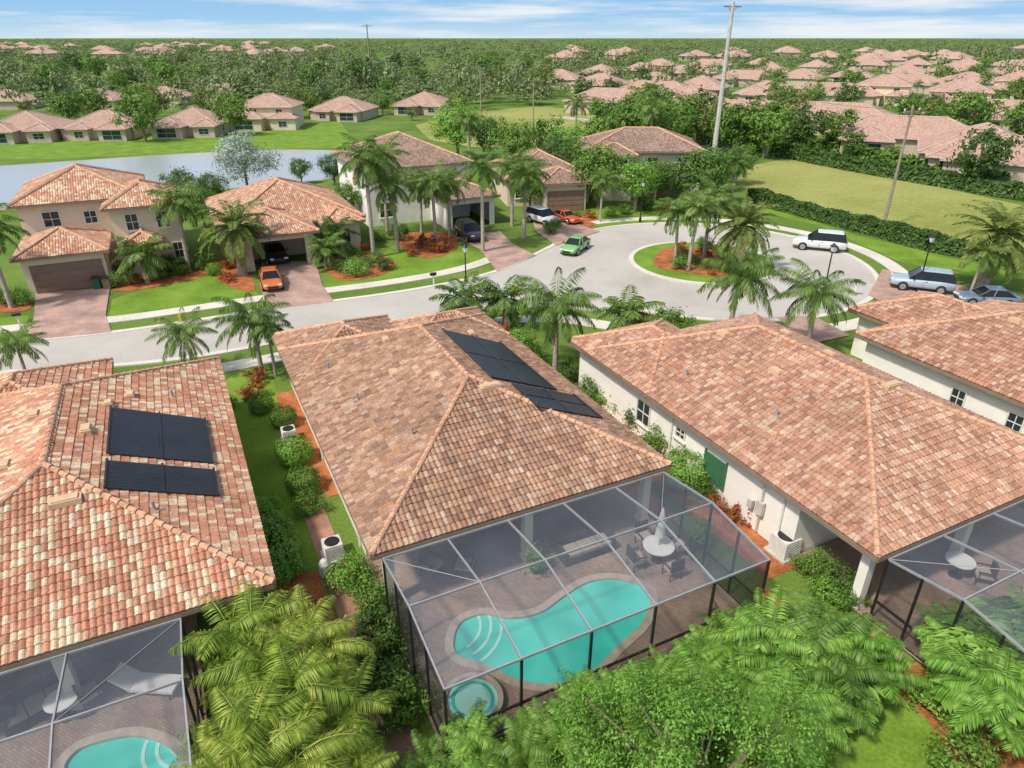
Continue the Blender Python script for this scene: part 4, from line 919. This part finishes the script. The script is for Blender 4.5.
# ---------------------------------------------------------------- cars
def loft(mb,st,n=12):
    k=len(mb.v)
    for x,z0,z1,hw in st:
        for i in range(n):
            t=2*pi*(i+.5)/n; c,s=math.cos(t),math.sin(t); e=.45
            y=math.copysign(abs(c)**e,c)*hw; z=(z0+z1)/2+math.copysign(abs(s)**e,s)*(z1-z0)/2
            if s>0: y*=1-.10*abs(s)**2
            mb.v.append((x,y,z))
    for j in range(len(st)-1):
        for i in range(n): a=k+j*n+i;b=k+j*n+(i+1)%n; mb.f.append((a,a+n,b+n,b))
    mb.f.append(tuple(k+i for i in range(n))); mb.f.append(tuple(k+(len(st)-1)*n+n-1-i for i in range(n)))
def wheelm():
    t=MB(); n=20; prof=[(.24,-.1),(.33,-.1),(.345,-.06),(.345,.06),(.33,.1),(.24,.1)]
    for r,y in prof:
        for i in range(n): a=2*pi*i/n; t.v.append((r*math.cos(a),y,r*math.sin(a)))
    for j in range(len(prof)-1):
        for i in range(n): a=j*n+i;b=j*n+(i+1)%n; t.f.append((a,b,b+n,a+n))
    r=MB()
    for sg in (-1,1):
        r.bar((0,.085*sg,0),(0,.095*sg,0),.24,n=16); 
        for i in range(5): a=2*pi*i/5; r.beam((0,.1*sg,0),(.22*math.cos(a),.1*sg,.22*math.sin(a)),.05,.03)
    return t.mesh('tyre',M['tyre'],True),r.mesh('rim',M['rim'])
WH=wheelm()
def car2(label,kind,col,p,rz,cat='car',s=1):
    t=thing('parked_car',label,cat,p,rz,None,s); pm=mat('car paint',col,.3,.15,.02,1,coat=.8)
    if kind=='suv':
        st=[(-2.36,.45,.95,.8),(-2.28,.3,1.05,.92),(-1.2,.26,1.12,.95),(.2,.26,1.08,.95),(1.0,.26,1.05,.95),(1.9,.3,.98,.92),(2.28,.35,.88,.84),(2.38,.42,.72,.7)]
        cb=(-2.28,1.08,1.05,.86);ct=(-1.95,.25,1.72,.68); wr=1.05
    elif kind=='sport':
        st=[(-2.2,.4,.78,.75),(-2.05,.22,.88,.9),(-1.1,.18,.92,.94),(0,.18,.86,.92),(.9,.18,.84,.92),(1.8,.2,.74,.9),(2.15,.25,.58,.78),(2.25,.3,.48,.62)]
        cb=(-1.7,.85,.82,.78);ct=(-.85,.15,1.24,.56); wr=.95
    else:
        st=[(-2.33,.4,.85,.75),(-2.2,.27,.98,.88),(-1.1,.22,1.0,.91),(0,.22,.96,.91),(.9,.22,.93,.91),(1.85,.25,.84,.88),(2.2,.3,.7,.78),(2.32,.36,.58,.66)]
        cb=(-1.85,1.0,.93,.8);ct=(-1.1,.2,1.43,.6); wr=.98
    b=MB(); loft(b,st,16); b.build('body',pm,t,True)
    (xa,xb,zb,hb),(xc,xd,zt,ht)=cb,ct
    B0=[(xa,-hb,zb),(xb,-hb,zb),(xb,hb,zb),(xa,hb,zb)]; T0=[(xc,-ht,zt),(xd,-ht,zt),(xd,ht,zt),(xc,ht,zt)]
    g=MB(); 
    for i in range(4): j=(i+1)%4; g.face([B0[i],B0[j],T0[j],T0[i]])
    g.build('window',M['cglass'],t)
    r=MB()
    a=[(xc-.03,-ht-.02,zt-.02),(xd+.05,-ht-.02,zt-.02),(xd+.05,ht+.02,zt-.02),(xc-.03,ht+.02,zt-.02)]; c=[(xc+.12,-ht+.1,zt+.05),(xd-.12,-ht+.1,zt+.05),(xd-.12,ht-.1,zt+.05),(xc+.12,ht-.1,zt+.05)]
    r.face(a[::-1])
    for i in range(4): j=(i+1)%4; r.face([a[i],a[j],c[j],c[i]])
    r.face(c); r.build('roof',pm,t)
    q=MB()
    for i in range(4): q.beam(B0[i],T0[i],.06,.05)
    for sg in (-1,1):
        for f in (.38,) + ((.72,) if kind=='suv' else ()):
            q.beam((xb+(xa-xb)*f,sg*(hb+.005),zb),(xd+(xc-xd)*f,sg*(ht+.005),zt),.06,.04)
    q.build('pillar',pm if kind!='suv' else M['black'],t)
    for xx in (-1.35,1.42):
        for sg in (-1,1):
            l=(xx,sg*(wr-.14),.34); w=ob('wheel',WH[0],t,l); ob('rim',WH[1],w)
            m=MB(); m.bar((l[0],l[1]+sg*.06,.36),(l[0],l[1]+sg*.085,.36),.4,n=18); m.build('wheel_arch',M['black'],t)
    hw=.7 if kind!='sport' else .68; zf={'suv':.82,'sport':.58,'sedan':.68}[kind]; zr={'suv':.98,'sport':.72,'sedan':.82}[kind]; xf=2.26 if kind!='sport' else 2.12
    for sg in (-1,1):
        m=MB(); m.box(xf,sg*hw*.86,zf,.16,.32,.13); m.build('headlight',M['lamp'],t)
        m=MB(); m.box(-2.28 if kind!='sport' else -2.12,sg*hw,zr-.05,.12,.24,.2); m.build('tail_light',M['red'],t)
        m=MB(); m.box(.75,sg*(hw+.3),zf+.32,.14,.16,.12); m.build('mirror',M['black'],t)
        m=MB(); m.box(-.2,sg*(.96 if kind=='suv' else .915),zf+.1,.16,.03,.03); m.box(.0,sg*(.955 if kind=='suv' else .91),.55,.015,.02,.6); m.build('door_handle',M['black'],t)
    m=MB(); m.box(xf+.08,0,.5,.08,.9,.2); m.build('grille',M['black'],t)
    m=MB(); m.box(-2.34 if kind!='sport' else -2.2,0,.6,.03,.4,.12); m.build('licence_plate',M['fabric'],t)
    return t
WHT=(.75,.76,.77)
car2('white utility car parked at the far kerb right of the round island','suv',WHT,at(818,249,.02),R(-22)+pi)
car2('silver utility car parked on the right hand driveway','suv',(.40,.50,.58),at(920,289,.08),R(-24)+pi,s=.95)
car2('blue grey car partly hidden at the right edge','sedan',(.16,.22,.30),at(985,304,.08),R(-10)+pi,s=.9)
car2('lime green car driving near the turning circle','sedan',(.22,.52,.16),at(575,251,.02),R(243),s=.9)
car2('white utility car on the driveway left of the orange sports car','suv',WHT,at(543,223,.075),R(-52),s=.9)
car2('orange red sports car on the driveway beside the white car','sport',(.65,.10,.02),at(566,221,.075),R(-56),s=.9)
car2('orange hatchback on the driveway of the coral roofed house','sedan',(.62,.16,.03),at(272,285,.075),R(-68),s=.88)
car2('dark car inside the open garage of the coral roofed house','sedan',(.02,.02,.025),loc(OB,4.4,.6,.03),YAW-pi/2)
car2('dark grey car at the open garage behind the palms','suv',(.03,.035,.04),at(470,238,.075),YAW-pi/2,s=.92)
# ---------------------------------------------------------------- poles, lamps, small things
def pole(label,p,h,arm=1.2,r=.16,rz=.4,cat='utility pole',pm=None):
    t=thing('utility_pole',label,cat,p,rz)
    m=MB(); m.bar((0,0,0),(0,0,h),r,r*.6,n=8); m.build('pole',pm or M['wood'],t)
    m=MB(); m.box(0,.0,h-.6,arm*2,.14,.16); m.beam((-arm*.6,0,h-.65),(0,0,h-1.3),.05,.05); m.beam((arm*.6,0,h-.65),(0,0,h-1.3),.05,.05); m.build('crossarm',M['wood'],t)
    for x in (-arm*.9,0,arm*.9): m=MB(); m.lathe(x,0,[(.05,h-.52),(.09,h-.4),(.05,h-.25)],8); m.build('insulator',M['acw'],t)
P1=at(713,160);P2=at(883,228);P3=at(533,132);P4=at(372,88);P5=at(481,112)
pole('tallest pale utility pole rising above the horizon right of the centre',P1,22.5,1.6,.42,pm=M['concrete'])
pole('wooden utility pole in the green field on the right',P2,12,1.1,.17)
pole('utility pole at the far field left of the tall one',P3,10.5,1.2,.18)
pole('tall utility pole far off above the woods left of centre',P4,22,2,.35)
pole('far utility pole behind the palms near the centre',P5,11,1.2,.2)
def wire(label,a,b,sag):
    mb=MB(); pts=[a.lerp(b,i/14)-Vector((0,0,sag*4*(i/14)*(1-i/14))) for i in range(15)]
    for i in range(14): mb.bar(pts[i],pts[i+1],.02,n=3,cap=False)
    o=mb.build('power_line',M['black']); tag(o,label,'power line')
wire('power line from the field pole towards the right edge',P2+Vector((0,0,11.6)),Vector((75,60,11.6)),.8)
wire('power line between the field pole and the tallest pole',P2+Vector((0,0,11.6)),P1+Vector((0,0,13)),1.2)
def lamp(label,p,h=4):
    t=thing('street_lamp',label,'street lamp',p)
    m=MB(); m.lathe(0,0,[(.16,0),(.12,.5),(.06,.6),(.045,h)],10); m.build('pole',M['black'],t)
    m=MB(); m.lathe(0,0,[(.1,h),(.22,h+.35),(.2,h+.38)],8); m.build('lantern',M['lamp'],t); m=MB(); m.lathe(0,0,[(.26,h+.38),(.12,h+.52),(.03,h+.65)],8); m.build('lamp_cap',M['black'],t)
lamp('black lantern street lamp beside the silver car',at(917,292)); lamp('black lantern street lamp on the lawn near the crotons',at(466,283),2.6); lamp('black lantern street lamp above the near kerb by the round island',at(822,300),3.8); lamp('black lantern street lamp beyond the turning circle',at(640,222),3.8)
def mailbox(label,p,rz):
    t=thing('mailbox',label,'mailbox',p,rz); m=MB(); m.box(0,0,.55,.09,.09,1.1); m.build('post',M['trim'],t)
    m=MB(); m.box(0,0,1.2,.5,.2,.14); m.bar((-.25,0,1.27),(.25,0,1.27),.1,n=10); m.build('box',M['black'],t); m=MB(); m.box(.1,.12,1.3,.14,.02,.05); m.build('flag',M['red'],t)
mailbox('black mailbox on a white post by the middle lawn',at(434,289),R(20)); mailbox('black mailbox right of the turning circle',at(854,296),R(-30)); mailbox('black mailbox left of the brown garage driveway',at(22,331),R(20))
t=thing('fire_hydrant','yellow fire hydrant on the verge of the left street','fire hydrant',at(182,322)); m=MB(); m.lathe(0,0,[(.16,0),(.12,.05),(.12,.5),(.15,.52),(.1,.66),(.03,.7)],12); m.bar((-.2,0,.4),(.2,0,.4),.06,n=8); m.build('body',M['yel'],t)
for x,l in ((98,'green wheeled bin right of the brown garage door'),(108,'second wheeled bin next to the entry of the beige house')):
    t=thing('wheeled_bin',l,'bin',at(x,289),YAW); m=MB(); m.box(0,0,.5,.5,.55,.9); m.build('body',M['bin'] if x==98 else M['gbrown'],t); m=MB(); m.box(0,-.02,.98,.56,.62,.07); m.build('lid',M['black'],t)
# ---------------------------------------------------------------- light, sky, camera
SE=R(54); SAZ=R(230)
sd=Vector((math.sin(SAZ)*math.cos(SE),math.cos(SAZ)*math.cos(SE),math.sin(SE)))
ld=bpy.data.lights.new('sun','SUN'); ld.energy=3.8; ld.angle=R(4); ld.color=(1,.93,.83)
lo=bpy.data.objects.new('sun',ld); C.objects.link(lo); lo.rotation_euler=sd.to_track_quat('Z','Y').to_euler()
w=bpy.data.worlds.new('World'); S.world=w; w.use_nodes=True; N=w.node_tree.nodes; L=w.node_tree.links
bg=N['Background']; bg.inputs[1].default_value=.15
sky=N.new('ShaderNodeTexSky'); sky.sky_type='NISHITA'; sky.sun_disc=False; sky.sun_elevation=SE; sky.sun_rotation=SAZ; sky.dust_density=2.5; sky.ozone_density=1
tc=N.new('ShaderNodeTexCoord'); mp=N.new('ShaderNodeMapping'); mp.inputs['Scale'].default_value=(2.2,2.2,30); L.new(tc.outputs['Generated'],mp.inputs[0])
nz=N.new('ShaderNodeTexNoise'); nz.inputs['Scale'].default_value=1.6; nz.inputs['Detail'].default_value=7; nz.inputs['Roughness'].default_value=.55; L.new(mp.outputs[0],nz.inputs['Vector'])
cr=ramp(N,[(.48,(0,0,0)),(.64,(.85,.85,.85))]); L.new(nz.outputs['Fac'],cr.inputs[0])
sx=N.new('ShaderNodeSeparateXYZ'); L.new(tc.outputs['Generated'],sx.inputs[0])
hz=ramp(N,[(0,(3.9,5.0,5.7)),(.02,(2.4,4.1,5.8)),(.10,(1.3,3.0,5.6))]); L.new(sx.outputs[2],hz.inputs[0])
mr=N.new('ShaderNodeMapRange'); mr.inputs['From Min'].default_value=.08; mr.inputs['From Max'].default_value=.3; L.new(sx.outputs[2],mr.inputs['Value'])
m0=N.new('ShaderNodeMix'); m0.data_type='RGBA'; L.new(mr.outputs[0],m0.inputs[0]); L.new(hz.outputs[0],m0.inputs[6]); L.new(sky.outputs[0],m0.inputs[7])
mx=N.new('ShaderNodeMix'); mx.data_type='RGBA'; L.new(cr.outputs[0],mx.inputs[0]); 
L.new(m0.outputs[2],mx.inputs[6]); mx.inputs[7].default_value=(5.9,6.1,6.3,1); L.new(mx.outputs[2],bg.inputs[0])
cd=bpy.data.cameras.new('camera'); cam=bpy.data.objects.new('camera',cd); C.objects.link(cam); cam.location=(0,0,H); cam.rotation_euler=(R(90)-PT,0,0)
cd.sensor_width=36; cd.lens=F/1024*36; cd.clip_end=12000; S.camera=cam
S.view_settings.view_transform='Standard'; S.view_settings.look='None'; S.view_settings.exposure=0
